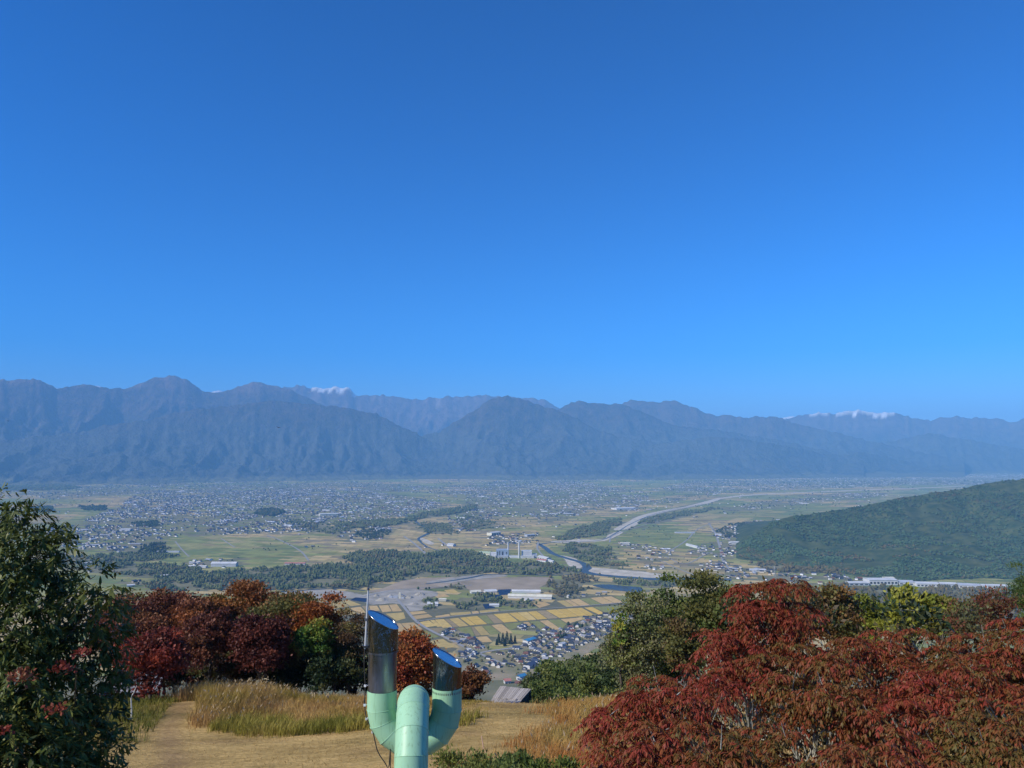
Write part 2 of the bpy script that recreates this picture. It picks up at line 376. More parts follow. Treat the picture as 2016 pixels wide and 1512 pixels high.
mtn('mountain_ridge', 'far brown ridge in the middle with a snow patch', [(480, 790, 21500, 16500), (560, 764, 21500, 16500), (585, 760, 21500, 16500), (610, 764, 21500, 16500), (640, 763, 21500, 16500), (662, 762, 21500, 16500), (685, 765, 21500, 16500), (702, 777, 21500, 16500), (760, 778, 21500, 16500), (795, 781, 21500, 16500), (818, 788, 21500, 16500), (840, 781, 21500, 16500), (900, 781, 21500, 16500), (945, 779, 21500, 16500), (980, 781, 21500, 16500), (1030, 782, 21500, 16500), (1062, 784, 21500, 16500), (1080, 793, 21500, 16500), (1100, 803, 21500, 16500), (1160, 830, 21500, 16500), (1300, 860, 21500, 16500)],
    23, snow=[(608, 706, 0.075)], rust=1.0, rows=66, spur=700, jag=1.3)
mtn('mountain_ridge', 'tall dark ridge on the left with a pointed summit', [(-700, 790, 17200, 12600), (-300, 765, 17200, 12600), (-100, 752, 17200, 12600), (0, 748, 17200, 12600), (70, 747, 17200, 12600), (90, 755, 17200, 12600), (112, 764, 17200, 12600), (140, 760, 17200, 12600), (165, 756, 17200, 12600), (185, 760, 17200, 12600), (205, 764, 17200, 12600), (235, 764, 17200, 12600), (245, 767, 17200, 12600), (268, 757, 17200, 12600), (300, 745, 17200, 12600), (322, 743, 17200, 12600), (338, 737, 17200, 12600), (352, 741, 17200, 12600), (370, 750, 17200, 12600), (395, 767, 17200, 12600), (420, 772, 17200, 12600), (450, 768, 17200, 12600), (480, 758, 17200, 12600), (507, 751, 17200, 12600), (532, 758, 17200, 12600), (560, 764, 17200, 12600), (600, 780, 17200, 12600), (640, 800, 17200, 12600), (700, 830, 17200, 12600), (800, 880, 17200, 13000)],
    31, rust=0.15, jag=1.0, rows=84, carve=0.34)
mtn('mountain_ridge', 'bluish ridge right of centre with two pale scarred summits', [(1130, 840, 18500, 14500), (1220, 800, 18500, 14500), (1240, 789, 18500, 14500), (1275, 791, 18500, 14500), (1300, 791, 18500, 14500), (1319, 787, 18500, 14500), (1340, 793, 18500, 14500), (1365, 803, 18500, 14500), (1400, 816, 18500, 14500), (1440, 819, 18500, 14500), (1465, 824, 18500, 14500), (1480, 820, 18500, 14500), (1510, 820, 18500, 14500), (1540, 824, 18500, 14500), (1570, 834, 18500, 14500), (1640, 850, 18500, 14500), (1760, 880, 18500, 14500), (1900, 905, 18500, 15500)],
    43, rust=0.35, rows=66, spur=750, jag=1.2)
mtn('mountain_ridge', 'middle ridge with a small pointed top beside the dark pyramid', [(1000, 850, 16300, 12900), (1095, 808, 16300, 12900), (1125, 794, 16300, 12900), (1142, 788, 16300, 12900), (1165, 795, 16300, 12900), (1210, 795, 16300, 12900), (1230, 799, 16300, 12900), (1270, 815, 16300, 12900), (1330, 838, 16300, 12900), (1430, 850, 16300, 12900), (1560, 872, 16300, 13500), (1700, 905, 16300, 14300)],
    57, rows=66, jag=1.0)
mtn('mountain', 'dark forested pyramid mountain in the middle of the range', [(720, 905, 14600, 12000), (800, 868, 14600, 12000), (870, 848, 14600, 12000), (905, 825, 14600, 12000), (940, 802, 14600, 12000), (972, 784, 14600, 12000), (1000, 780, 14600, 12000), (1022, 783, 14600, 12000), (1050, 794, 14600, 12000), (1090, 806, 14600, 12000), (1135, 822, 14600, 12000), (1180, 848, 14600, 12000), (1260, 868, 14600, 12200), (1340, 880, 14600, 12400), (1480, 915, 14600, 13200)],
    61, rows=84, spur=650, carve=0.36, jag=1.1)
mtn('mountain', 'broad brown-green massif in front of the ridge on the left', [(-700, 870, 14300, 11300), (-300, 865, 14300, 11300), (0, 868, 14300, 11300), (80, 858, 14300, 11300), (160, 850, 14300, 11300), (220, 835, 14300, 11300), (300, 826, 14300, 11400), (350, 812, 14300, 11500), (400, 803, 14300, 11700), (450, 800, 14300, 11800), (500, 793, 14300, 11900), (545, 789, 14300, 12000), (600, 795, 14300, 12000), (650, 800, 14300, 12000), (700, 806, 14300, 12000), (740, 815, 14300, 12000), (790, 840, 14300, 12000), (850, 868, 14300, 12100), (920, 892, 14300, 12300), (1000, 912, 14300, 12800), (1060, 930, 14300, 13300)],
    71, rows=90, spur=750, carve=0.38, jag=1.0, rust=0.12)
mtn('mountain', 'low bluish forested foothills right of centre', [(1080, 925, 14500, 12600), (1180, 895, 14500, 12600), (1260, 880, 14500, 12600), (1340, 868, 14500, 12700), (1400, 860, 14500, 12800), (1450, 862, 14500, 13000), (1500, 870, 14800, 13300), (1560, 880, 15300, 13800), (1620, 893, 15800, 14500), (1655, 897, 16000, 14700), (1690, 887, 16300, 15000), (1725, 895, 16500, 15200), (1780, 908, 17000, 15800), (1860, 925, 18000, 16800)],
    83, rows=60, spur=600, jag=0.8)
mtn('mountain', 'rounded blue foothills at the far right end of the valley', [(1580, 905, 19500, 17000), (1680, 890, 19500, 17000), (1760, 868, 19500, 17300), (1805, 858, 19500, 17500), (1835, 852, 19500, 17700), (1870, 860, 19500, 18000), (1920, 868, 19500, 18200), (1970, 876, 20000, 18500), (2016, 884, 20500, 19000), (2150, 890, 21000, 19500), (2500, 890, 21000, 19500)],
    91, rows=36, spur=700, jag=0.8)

# the wooded hill on the right
HILL = [(1449, 1082, 3290, 3250), (1465, 1066, 3350, 3180), (1490, 1048, 3420, 3080), (1520, 1028, 3500, 2990), (1560, 1016, 3600, 2920), (1640, 1006, 3800, 2880), (1700, 996, 3950, 2880), (1760, 982, 4100, 2860), (1830, 971, 4250, 2840), (1885, 963, 4350, 2840), (1950, 950, 4450, 2840), (2016, 943, 4500, 2840), (2120, 930, 4600, 2840), (2400, 905, 4800, 2840), (2900, 890, 5200, 3200)]
hme, hd = ridge('hill', HILL, 101, Wb=1500, step=6, rows=48, p=1.05, carve=0.3, spur=420, jag=0.5, base=-8)
hm, n, l = new_mat('hill_floor'); ns = noise_node(n, l, 0.02, 5); g = ramp(n, l, ns.outputs[0], [(0.35, (0.03, 0.055, 0.02)), (0.7, (0.10, 0.115, 0.045))])
finish(n, l, g.outputs[0], 0.95, spec=0.05)
add('hill', hme, hm, kind='structure', label='wooded green hill running in from the right')

# ------------------------------------------------------------------ valley floor: shapes measured on the photograph, laid on the ground
def smooth_closed(pts, k=6, jit=0.0, seed=0):
    p = np.asarray(pts, float); m = len(p); out = []
    for i in range(m):
        p0, p1, p2, p3 = p[i - 1], p[i], p[(i + 1) % m], p[(i + 2) % m]
        for t in np.arange(k) / k:
            out.append(0.5 * ((2 * p1) + (p2 - p0) * t + (2 * p0 - 5 * p1 + 4 * p2 - p3) * t * t + (3 * p1 - p0 - 3 * p2 + p3) * t ** 3))
    out = np.array(out)
    if jit:
        r = np.random.default_rng(seed); out = out + r.normal(0, jit, out.shape)
    return out
def smooth_open(pts, k=8):
    p = np.asarray(pts, float); p = np.vstack([2 * p[0] - p[1], p, 2 * p[-1] - p[-2]]); out = []
    for i in range(1, len(p) - 2):
        p0, p1, p2, p3 = p[i - 1], p[i], p[i + 1], p[i + 2]
        for t in np.arange(k) / k:
            out.append(0.5 * ((2 * p1) + (p2 - p0) * t + (2 * p0 - 5 * p1 + 4 * p2 - p3) * t * t + (3 * p1 - p0 - 3 * p2 + p3) * t ** 3))
    out.append(p[-2]); return np.array(out)
def inside(x, y, poly):
    c = np.zeros(x.shape, bool); m = len(poly); j = m - 1
    for i in range(m):
        xi, yi = poly[i]; xj, yj = poly[j]
        c ^= ((yi > y) != (yj > y)) & (x < (xj - xi) * (y - yi) / (yj - yi + 1e-12) + xi); j = i
    return c
def sheet(name, px_poly, z, mat, jit=0.0, k=6, **props):
    W = smooth_closed(GP(px_poly), k, jit, len(px_poly)) if k > 1 else GP(px_poly)
    me = bpy.data.meshes.new(name); me.from_pydata([(x, y, z) for x, y in W], [], [list(range(len(W)))]); me.update()
    if me.polygons[0].normal.z < 0: me.flip_normals()
    return add(name, me, mat, kind='structure', **props)
def strip(name, px_line, w, z, mat, k=8, **props):
    L = smooth_open(GP(px_line), k); t = np.gradient(L, axis=0); t /= np.linalg.norm(t, axis=1)[:, None] + 1e-9
    nn = np.stack([-t[:, 1], t[:, 0]], 1); w = np.interp(np.linspace(0, 1, len(L)), np.linspace(0, 1, np.size(w)), np.atleast_1d(w))
    A = L + nn * w[:, None] / 2; B = L - nn * w[:, None] / 2; m = len(L)
    V = np.vstack([np.c_[A, np.full(m, z)], np.c_[B, np.full(m, z)]])
    F = np.array([[i, m + i, m + i + 1, i + 1] for i in range(m - 1)])
    return add(name, mesh_np(name, V, F), mat, kind='structure', **props)

WOODS = [  # pixel polygon, density per 10000 m2, crown radius, height, tone
    ([(105, 1100), (180, 1095), (260, 1090), (310, 1092), (330, 1098), (300, 1105), (200, 1108), (110, 1112)], 90, 5.0, 11, 0),
    ([(150, 1116), (230, 1109), (330, 1111), (400, 1120), (405, 1130), (330, 1140), (250, 1135), (200, 1122)], 85, 5.0, 11, 0),
    ([(280, 1152), (340, 1137), (450, 1127), (520, 1120), (600, 1117), (680, 1107), (690, 1090), (760, 1085), (830, 1092), (900, 1085), (960, 1097), (1000, 1107), (1080, 1110), (1130, 1120), (1140, 1129), (1100, 1132), (1000, 1130), (955, 1128), (860, 1136), (800, 1138), (720, 1158), (620, 1158), (560, 1162), (480, 1162), (400, 1160), (330, 1167)], 100, 5.2, 13, 0),
    ([(1108, 1075), (1140, 1070), (1190, 1080), (1210, 1095), (1205, 1105), (1160, 1105), (1120, 1095)], 100, 5, 10, 0),
    ([(1157, 1111), (1210, 1107), (1240, 1115), (1220, 1121), (1170, 1117)], 100, 5, 9, 0),
    ([(1095, 1062), (1150, 1035), (1220, 1022), (1225, 1030), (1190, 1050), (1140, 1060)], 80, 6, 10, 0),
    ([(1065, 1142), (1120, 1135), (1180, 1138), (1172, 1146), (1135, 1155), (1165, 1160), (1140, 1172), (1110, 1178), (1090, 1168), (1085, 1150)], 100, 4.5, 10, 1),
    ([(1190, 1141), (1250, 1142), (1360, 1142), (1370, 1155), (1290, 1156), (1200, 1150)], 90, 4.5, 10, 0),
    ([(660, 1032), (720, 1027), (790, 1022), (840, 1010), (900, 1001), (930, 994), (930, 1005), (870, 1015), (830, 1022), (780, 1034), (700, 1040)], 60, 8, 14, 0),
    ([(503, 1013), (515, 1006), (540, 1004), (557, 1007), (558, 1012), (530, 1017)], 90, 9, 18, 2),
    ([(820, 1190), (850, 1180), (868, 1188), (850, 1201)], 110, 4.5, 11, 0),
    ([(890, 1186), (915, 1176), (945, 1168), (985, 1182), (1000, 1188), (960, 1196), (930, 1205), (905, 1198)], 110, 4.5, 11, 0),
    ([(780, 1160), (830, 1152), (900, 1142), (930, 1150), (900, 1160), (850, 1160), (800, 1166)], 70, 4, 7, 0),
    ([(1000, 1186), (1030, 1182), (1060, 1188), (1040, 1196), (1010, 1200)], 90, 4, 9, 0),
    ([(1105, 1252), (1120, 1240), (1145, 1222), (1150, 1232), (1130, 1246)], 120, 4, 10, 2),
    ([(820, 1030), (870, 1030), (900, 1050), (860, 1052), (830, 1045)], 60, 5, 8, 0),
    ([(910, 1015), (960, 1025), (990, 1035), (930, 1045), (900, 1035)], 18, 7, 10, 0),
    ([(1245, 1042), (1250, 1030), (1300, 1015), (1400, 1000), (1410, 1004), (1320, 1022), (1260, 1036)], 55, 7, 10, 0),
    ([(1410, 1045), (1450, 1030), (1500, 1030), (1480, 1045), (1430, 1060)], 30, 6, 10, 2),
    ([(1480, 1110), (1560, 1108), (1690, 1106), (1700, 1118), (1660, 1130), (1560, 1128), (1500, 1120)], 65, 6, 12, 1),
    ([(1690, 1115), (1800, 1118), (2016, 1118), (2300, 1120), (2300, 1140), (2016, 1140), (1800, 1134), (1700, 1132)], 60, 5.5, 11, 0),
    ([(1560, 1158), (1700, 1156), (1850, 1160), (2020, 1165), (2300, 1170), (2300, 1230), (2000, 1230), (1700, 1230), (1560, 1215)], 95, 5, 12, 1),
    ([(660, 1172), (675, 1168), (700, 1170), (690, 1176), (668, 1178)], 90, 4.5, 9, 0),
    ([(280, 1080), (315, 1068), (330, 1078), (320, 1090), (290, 1090)], 70, 6, 12, 2),
    ([(60, 1000), (100, 998), (105, 1006), (70, 1008)], 60, 8, 12, 2), ([(155, 998), (200, 996), (208, 1005), (170, 1006)], 50, 8, 12, 2),
    ([(270, 1030), (310, 1028), (312, 1036), (275, 1038)], 55, 7, 12, 2),
    ([(0, 938), (80, 950), (160, 960), (100, 965), (0, 966), (-200, 960), (-200, 940)], 10, 18, 16, 0),
    ([(700, 1045), (750, 1042), (760, 1055), (720, 1062)], 50, 6, 10, 2), ([(560, 1020), (640, 1030), (690, 1042), (650, 1052), (590, 1044)], 14, 8, 12, 0),
]
TOWNS = [  # polygon, houses per hectare, keep-fraction of big roofs
    ([(60, 1045), (150, 1030), (240, 995), (270, 968), (480, 966), (700, 962), (840, 985), (890, 995), (840, 1005), (780, 1020), (660, 1030), (600, 1045), (560, 1050), (470, 1052), (330, 1058), (250, 1080), (200, 1082), (110, 1060)], 5.5),
    ([(640, 1048), (700, 1030), (780, 1040), (750, 1062), (690, 1070)], 5), ([(100, 1075), (160, 1065), (330, 1058), (300, 1085), (240, 1090), (150, 1080)], 4),
    ([(900, 962), (1060, 935), (1130, 945), (1200, 960), (1290, 970), (1270, 990), (1150, 1010), (1000, 1020), (930, 1010)], 2.2),
    ([(20, 965), (200, 955), (420, 945), (560, 952), (700, 948), (860, 958), (1000, 945), (900, 975), (700, 965), (300, 968), (100, 985)], 0.9),
    ([(1280, 965), (1400, 940), (1560, 935), (1760, 932), (2016, 926), (2300, 930), (2016, 955), (1800, 955), (1600, 962), (1400, 975)], 1.5),
    ([(1400, 1005), (1480, 990), (1580, 980), (1720, 968), (1750, 976), (1600, 990), (1510, 1002), (1420, 1010)], 1.6),
    ([(1400, 1042), (1500, 1024), (1520, 1030), (1482, 1058), (1440, 1098), (1400, 1106), (1380, 1090), (1408, 1060)], 7),
    ([(1205, 1068), (1260, 1070), (1330, 1085), (1320, 1094), (1230, 1078)], 6), ([(1250, 1098), (1300, 1086), (1320, 1095), (1290, 1106), (1260, 1106)], 8),
    ([(1350, 1082), (1400, 1070), (1410, 1085), (1360, 1090)], 6), ([(1375, 1112), (1430, 1104), (1450, 1116), (1400, 1126), (1375, 1122)], 10),
    ([(1260, 1112), (1300, 1110), (1310, 1122), (1280, 1124)], 6),
    ([(1430, 1118), (1500, 1122), (1560, 1130), (1640, 1132), (1700, 1140), (1700, 1152), (1560, 1150), (1430, 1138)], 8),
    ([(1540, 1108), (1600, 1104), (1620, 1112), (1560, 1116)], 5), ([(1690, 1120), (1760, 1116), (1860, 1108), (2000, 1122), (1900, 1126), (1760, 1124)], 4),
    ([(1850, 1090), (1880, 1085), (1900, 1100), (1870, 1104)], 4),
    ([(955, 1060), (1000, 1048), (1060, 1052), (1070, 1066), (1000, 1074), (960, 1074)], 7), ([(1040, 1010), (1130, 1000), (1140, 1018), (1060, 1030)], 4),
    ([(880, 1022), (930, 1030), (940, 1048), (890, 1044)], 6), ([(660, 1110), (690, 1104), (720, 1108), (690, 1115)], 4), ([(230, 1145), (280, 1140), (290, 1150), (240, 1158)], 9),
    ([(370, 1106), (470, 1098), (520, 1104), (470, 1118), (380, 1120)], 4), ([(860, 1008), (930, 1002), (1000, 1012), (940, 1030), (880, 1024)], 3.5), ([(1200, 996), (1260, 990), (1270, 1004), (1210, 1008)], 3),
    ([(110, 1120), (200, 1112), (260, 1118), (200, 1130)], 2.5), ([(1130, 990), (1290, 985), (1360, 975), (1340, 990), (1200, 1000)], 2),
]
VILLAGE = [  # nearest settlements: these houses are separate things
    ([(902, 1298), (905, 1278), (960, 1292), (1000, 1284), (1040, 1266), (1060, 1276), (1030, 1300), (1000, 1322), (965, 1330), (930, 1318)], 13, 'village'),
    ([(1040, 1266), (1060, 1250), (1100, 1238), (1150, 1232), (1200, 1228), (1200, 1256), (1150, 1270), (1090, 1300), (1050, 1306), (1030, 1300)], 17, 'village'),
    ([(1030, 1300), (1060, 1304), (1072, 1320), (1050, 1350), (1015, 1352), (1010, 1325)], 10, 'village'),
    ([(868, 1248), (885, 1236), (905, 1246), (935, 1258), (952, 1272), (955, 1280), (925, 1280), (895, 1266)], 22, 'hamlet'),
    ([(1014, 1238), (1030, 1230), (1052, 1230), (1056, 1236), (1030, 1242)], 22, 'farmsteads'),
    ([(1050, 1244), (1075, 1236), (1100, 1244), (1080, 1256), (1056, 1254)], 16, 'farmsteads'),
    ([(1125, 1236), (1150, 1218), (1200, 1204), (1245, 1196), (1245, 1222), (1200, 1226), (1150, 1232)], 13, 'riverside'),
    ([(1062, 1178), (1110, 1176), (1200, 1166), (1200, 1171), (1120, 1180)], 6, 'riverside'),
]
WATER_BLOCK = []                                    # ground polygons with no fields or houses
def region_mask(x, y, lst):
    mk = np.zeros(x.shape, bool)
    for w in lst: mk |= inside(x, y, w)
    return mk
WG = [GP(w[0]) for w in WOODS]; TGN = [GP(t[0]) for t in TOWNS]; VG = [GP(v[0]) for v in VILLAGE]

# gravel, river, bare land
def blockers(px): WATER_BLOCK.append(GP(px))
riv = 0
bare1 = [(722, 1166), (760, 1156), (800, 1142), (870, 1137), (950, 1138), (1060, 1136), (1090, 1140), (1064, 1156), (1060, 1162), (985, 1166), (930, 1164), (905, 1150), (860, 1158), (790, 1164)]
gl1 = [(560, 1166), (600, 1162), (650, 1161), (695, 1167), (712, 1172), (690, 1178), (640, 1178), (580, 1180)]
gl2 = [(840, 1146), (890, 1138), (950, 1131), (1000, 1134), (930, 1142), (880, 1148)]
bar1 = [(1101, 1093), (1130, 1099), (1148, 1108), (1147, 1116), (1137, 1119), (1120, 1114), (1112, 1102)]
bar2 = [(1147, 1121), (1170, 1118), (1210, 1121), (1260, 1125), (1300, 1130), (1340, 1134), (1290, 1138), (1220, 1136), (1160, 1128)]
bar3 = [(1085, 1066), (1140, 1062), (1185, 1062), (1200, 1052), (1220, 1046), (1225, 1050), (1200, 1062), (1180, 1066), (1110, 1069)]
bar4 = [(1208, 1042), (1235, 1028), (1258, 1016), (1285, 1009), (1310, 1004), (1350, 997), (1400, 984), (1416, 980), (1418, 983), (1395, 991), (1345, 1001), (1310, 1008), (1285, 1015), (1262, 1022), (1256, 1032), (1230, 1043)]
bar5 = [(826, 1059), (840, 1062), (855, 1070), (845, 1072), (832, 1066)]
plant_yard = [(705, 1176), (730, 1168), (790, 1160), (850, 1164), (862, 1172), (830, 1182), (846, 1196), (810, 1204), (796, 1192), (770, 1188), (730, 1190)]
for nm, pl, z, mt, lab in (('bare_field', bare1, 0.35, 'bare', 'bare brown flood field beside the river wood'), ('gravel_bar', gl1, 0.35, 'grey_gravel', 'grey gravel flat at the edge of the river wood'),
        ('gravel_bar', gl2, 0.5, 'grey_gravel', 'thin grey gravel spit beside the dark channel'), ('gravel_bar', bar1, 0.5, 'gravel', 'pale gravel bar on the inside of the river bend'),
        ('gravel_bar', bar2, 0.5, 'gravel', 'long pale gravel bar below the river bend'), ('gravel_bar', bar3, 0.5, 'gravel', 'pale gravel bank by the upper reach'),
        ('gravel_bar', bar4, 0.5, 'gravel', 'wide gravel riverbed running away up the valley'), ('gravel_bar', bar5, 0.5, 'gravel', 'small gravel bank beside the left stream'),
        ('gravel_yard', plant_yard, 0.45, 'grey_gravel', 'grey gravel works yard at the end of the farm road')):
    sheet(nm, pl, z, M[mt], 1.5, label=lab); blockers(pl)
strip('gravel_bar', [(1412, 982), (1474, 975), (1573, 970), (1672, 966), (1780, 962), (1900, 957)], [60, 95, 70, 110, 80, 100], 0.6, M['gravel'], label='far braided gravel riverbed crossing below the foothills')
strip('gravel_bar', [(1395, 957), (1425, 960), (1470, 962)], [20, 60, 10], 0.6, M['gravel'], label='pale gravel fan far up the valley')
strip('river', [(1058, 1070), (1072, 1078), (1088, 1090), (1115, 1099), (1145, 1108), (1156, 1118), (1150, 1125), (1180, 1132), (1250, 1138), (1310, 1141), (1360, 1139), (1440, 1142)], [20, 24, 24, 22, 26, 32, 32, 34, 38, 40, 40, 38], 0.75, M['water'], label='blue river bending past the gravel bars')
strip('river', [(1060, 1072), (1100, 1067), (1180, 1064), (1215, 1048), (1245, 1030), (1300, 1009), (1390, 992)], [20, 12, 9, 8, 8, 8, 8], 0.75, M['water'], label='upper reach of the river between gravel banks')
strip('river', [(540, 1166), (575, 1164), (624, 1160.5), (673, 1159), (718, 1163)], [16, 16, 14, 14, 10], 0.75, M['water'], label='narrow dark channel along the foot of the wood')
strip('river', [(838, 1150), (886, 1144), (930, 1137), (962, 1131), (1024, 1131.5), (1090, 1133), (1150, 1129)], [10, 14, 16, 16, 13, 13, 13], 0.8, M['water'], label='dark side channel below the river wood')
strip('river', [(800, 1015), (838, 1040), (846, 1048), (832, 1056), (824, 1062), (840, 1076), (870, 1086), (910, 1098), (960, 1110)], [12, 16, 22, 18, 12, 8, 6, 6, 6], 0.75, M['water'], label='left stream winding down to the wood')
pond = [(1168, 1152), (1200, 1151), (1230, 1154), (1262, 1157), (1262, 1165), (1235, 1165), (1205, 1161), (1180, 1157)]
sheet('pond', pond, 0.7, M['water'], 1.0, label='blue pond behind the riverside trees'); blockers(pond)
for lab, ln, w in (('concrete farm road running from the gravel works to the village', [(777, 1174), (793, 1193), (818.6, 1222.7), (850, 1243), (880, 1257), (916.8, 1275), (945, 1288), (1000, 1312)], 8),
                   ('road through the village at the foot of the slope', [(900, 1296), (960, 1283), (1020, 1274), (1080, 1256), (1140, 1240), (1230, 1222)], 9),
                   ('field road along the upper edge of the golden paddies', [(820, 1224), (900, 1213), (1000, 1203), (1100, 1197), (1240, 1186)], 5),
                   ('embankment road past the gravel works', [(700, 1178), (770, 1163), (830, 1158), (896, 1155), (930, 1152)], 6),
                   ('straight road through the right bank town', [(1395, 1030), (1408, 1050), (1418, 1080), (1424, 1105), (1440, 1125)], 10),
                   ('diagonal road across the green fields', [(1310, 1090), (1350, 1065), (1372, 1043), (1400, 1030)], 7),
                   ('river dyke road curving along the green fields', [(1200, 1068), (1206, 1055), (1240, 1042), (1290, 1028), (1350, 1010)], 7),
                   ('bank road beside the incineration plant', [(1060, 1068), (1058, 1080), (1070, 1095), (1090, 1106)], 8),
                   ('straight road over the left fields', [(525, 1054), (552, 1064), (590, 1084), (608, 1104)], 8), ('field lane near the left town', [(345, 1066), (358, 1082), (372, 1096)], 6), ('field lane through the left paddies', [(435, 1060), (462, 1078)], 6),
                   ('dyke road beside the left stream', [(862, 1060), (884, 1078), (906, 1098)], 10), ('stream embankment left of the water', [(795, 1056), (815, 1070), (838, 1090)], 10),
                   ('lane crossing the right bank fields', [(1300, 1104), (1360, 1130), (1400, 1140)], 6), ('lane between the right bank hamlets', [(1310, 1096), (1350, 1110), (1395, 1088)], 6)):
    strip('road', ln, w, 0.95, M['road'], label=lab)

# farmland parcels: one sheet of separate plots over the valley, coloured crop by crop
def parcels():
    Vs = []; Cs = []; pal = np.array([[0.16, 0.175, 0.055], [0.21, 0.20, 0.07], [0.25, 0.21, 0.09], [0.33, 0.25, 0.11], [0.12, 0.15, 0.05], [0.19, 0.155, 0.09]])
    for (y0, y1, L, W, rot) in ((1420, 4200, 78, 38, -0.28), (4200, 7600, 120, 60, 0.1), (7600, 19000, 260, 150, -0.15)):
        cs, sn = math.cos(rot), math.sin(rot); ext = y1 * 1.15
        i = np.arange(-int(ext / L), int(ext / L)); j = np.arange(0, int((y1 + ext * 0.3) / W))
        I, J = np.meshgrid(i, j); I = I.ravel(); J = J.ravel()
        off = (J % 3) * L * 0.33
        cx0 = I * L + off; cy0 = J * W
        cx = cx0 * cs - cy0 * sn; cy = cx0 * sn + cy0 * cs
        ok = (cy > y0) & (cy <= y1) & (np.abs(cx) < cy * 0.78 + 250)
        inw = region_mask(cx, cy, WG + WATER_BLOCK); ok &= ~inw
        town = region_mask(cx, cy, TGN + VG); ok &= ~(town & (rng.random(len(cx)) < 0.7))
        # keep the named golden paddies clear
        ok &= ~inside(cx, cy, GOLD)
        cx, cy = cx[ok], cy[ok]; k = len(cx)
        z1 = fbm(cx / 600, cy / 600, 77, 3); z2 = rng.random(k)
        ci = np.where(z1 > 0.58, np.where(z2 < 0.55, 3, np.where(z2 < 0.8, 2, 5)), np.where(z1 > 0.47, np.where(z2 < 0.5, 1, np.where(z2 < 0.75, 2, 0)), np.where(z2 < 0.5, 0, np.where(z2 < 0.8, 4, 1))))
        ci = np.where((cy < 2700) & (np.abs(cx) < 900) & (rng.random(k) < 0.55), 3, ci)
        c = pal[ci] * 1.4 * (0.8 + 0.4 * rng.random((k, 1)))
        hl = L / 2 - 1.6 - (L > 100) * 2; hw = W / 2 - 1.3 - (L > 100) * 2
        q = np.array([[-hl, -hw], [hl, -hw], [hl, hw], [-hl, hw]])
        qx = q[:, 0] * cs - q[:, 1] * sn; qy = q[:, 0] * sn + q[:, 1] * cs
        V = np.stack([cx[:, None] + qx, cy[:, None] + qy, np.full((k, 4), 0.22)], 2).reshape(-1, 3)
        Vs.append(V); Cs.append(np.repeat(c, 4, axis=0))
    V = np.concatenate(Vs); C = np.concatenate(Cs); F = np.arange(len(V)).reshape(-1, 4)
    add('farmland', mesh_np('farmland', V, F, C), M['fields'], kind='structure')
GOLD = GP([(625, 1186), (690, 1180), (760, 1188), (790, 1196), (850, 1200), (900, 1196), (990, 1196), (1090, 1180), (1180, 1172), (1250, 1168), (1270, 1188), (1190, 1212), (1150, 1222), (1110, 1242), (1020, 1240), (985, 1250), (960, 1268), (925, 1270), (900, 1255), (870, 1240), (900, 1280), (880, 1285), (780, 1285), (640, 1260), (600, 1220)])
parcels()

# the near paddies, each a plot of its own
def z1q(x, y): return (640 + x / 6.72, 1130 + y / 6.72)
def z2q(x, y): return (900 + x / 5.93, 1140 + y / 5.93)
PC = {'g': (0.60, 0.41, 0.10), 'y': (0.54, 0.39, 0.13), 't': (0.50, 0.35, 0.155), 'o': (0.44, 0.33, 0.12), 'n': (0.23, 0.235, 0.08), 'b': (0.31, 0.24, 0.13)}
paddies = add('paddy_land', mesh_np('paddy_land', np.c_[GOLD, np.full(len(GOLD), 0.12)], np.arange(len(GOLD))[None, ::-1]), simple('paddy_dyke', (0.10, 0.105, 0.05), (0.17, 0.15, 0.08), 0.05, 0.95), kind='structure', label='rice paddies below the hill with grassy dykes between')
if paddies.data.polygons[0].normal.z < 0: paddies.data.flip_normals()
def paddy(q, kind):
    W = GP(q); c = W.mean(0); W = c + (W - c) * (1 - 1.6 / (np.linalg.norm(W - c, axis=1)[:, None] + 1))
    a = 0.5 * sum(W[i][0] * W[(i + 1) % 4][1] - W[(i + 1) % 4][0] * W[i][1] for i in range(4))
    if a < 0: W = W[::-1]
    zt = (0.55 if kind in 'gy' else 0.38) + random.random() * 0.1
    top = np.c_[W, np.full(4, zt)]; bot = np.c_[W, np.full(4, 0.0)]
    me = mesh_np('paddy', np.vstack([top, bot]), np.array([[0, 1, 2, 3], [4, 5, 1, 0], [5, 6, 2, 1], [6, 7, 3, 2], [7, 4, 0, 3]]))
    o = add('paddy', me, M['paddy'], parent=paddies); k = 0.9 + 0.2 * random.random()
    o.color = (*[v * k for v in PC[kind]], 1)
def rowp(conv, top, bot, cuts):
    tx, ty = zip(*top); bx, by = zip(*bot)
    for (a, b, c, d, k) in cuts:
        paddy([conv(a, np.interp(a, tx, ty)), conv(b, np.interp(b, tx, ty)), conv(d, np.interp(d, bx, by)), conv(c, np.interp(c, bx, by))], k)
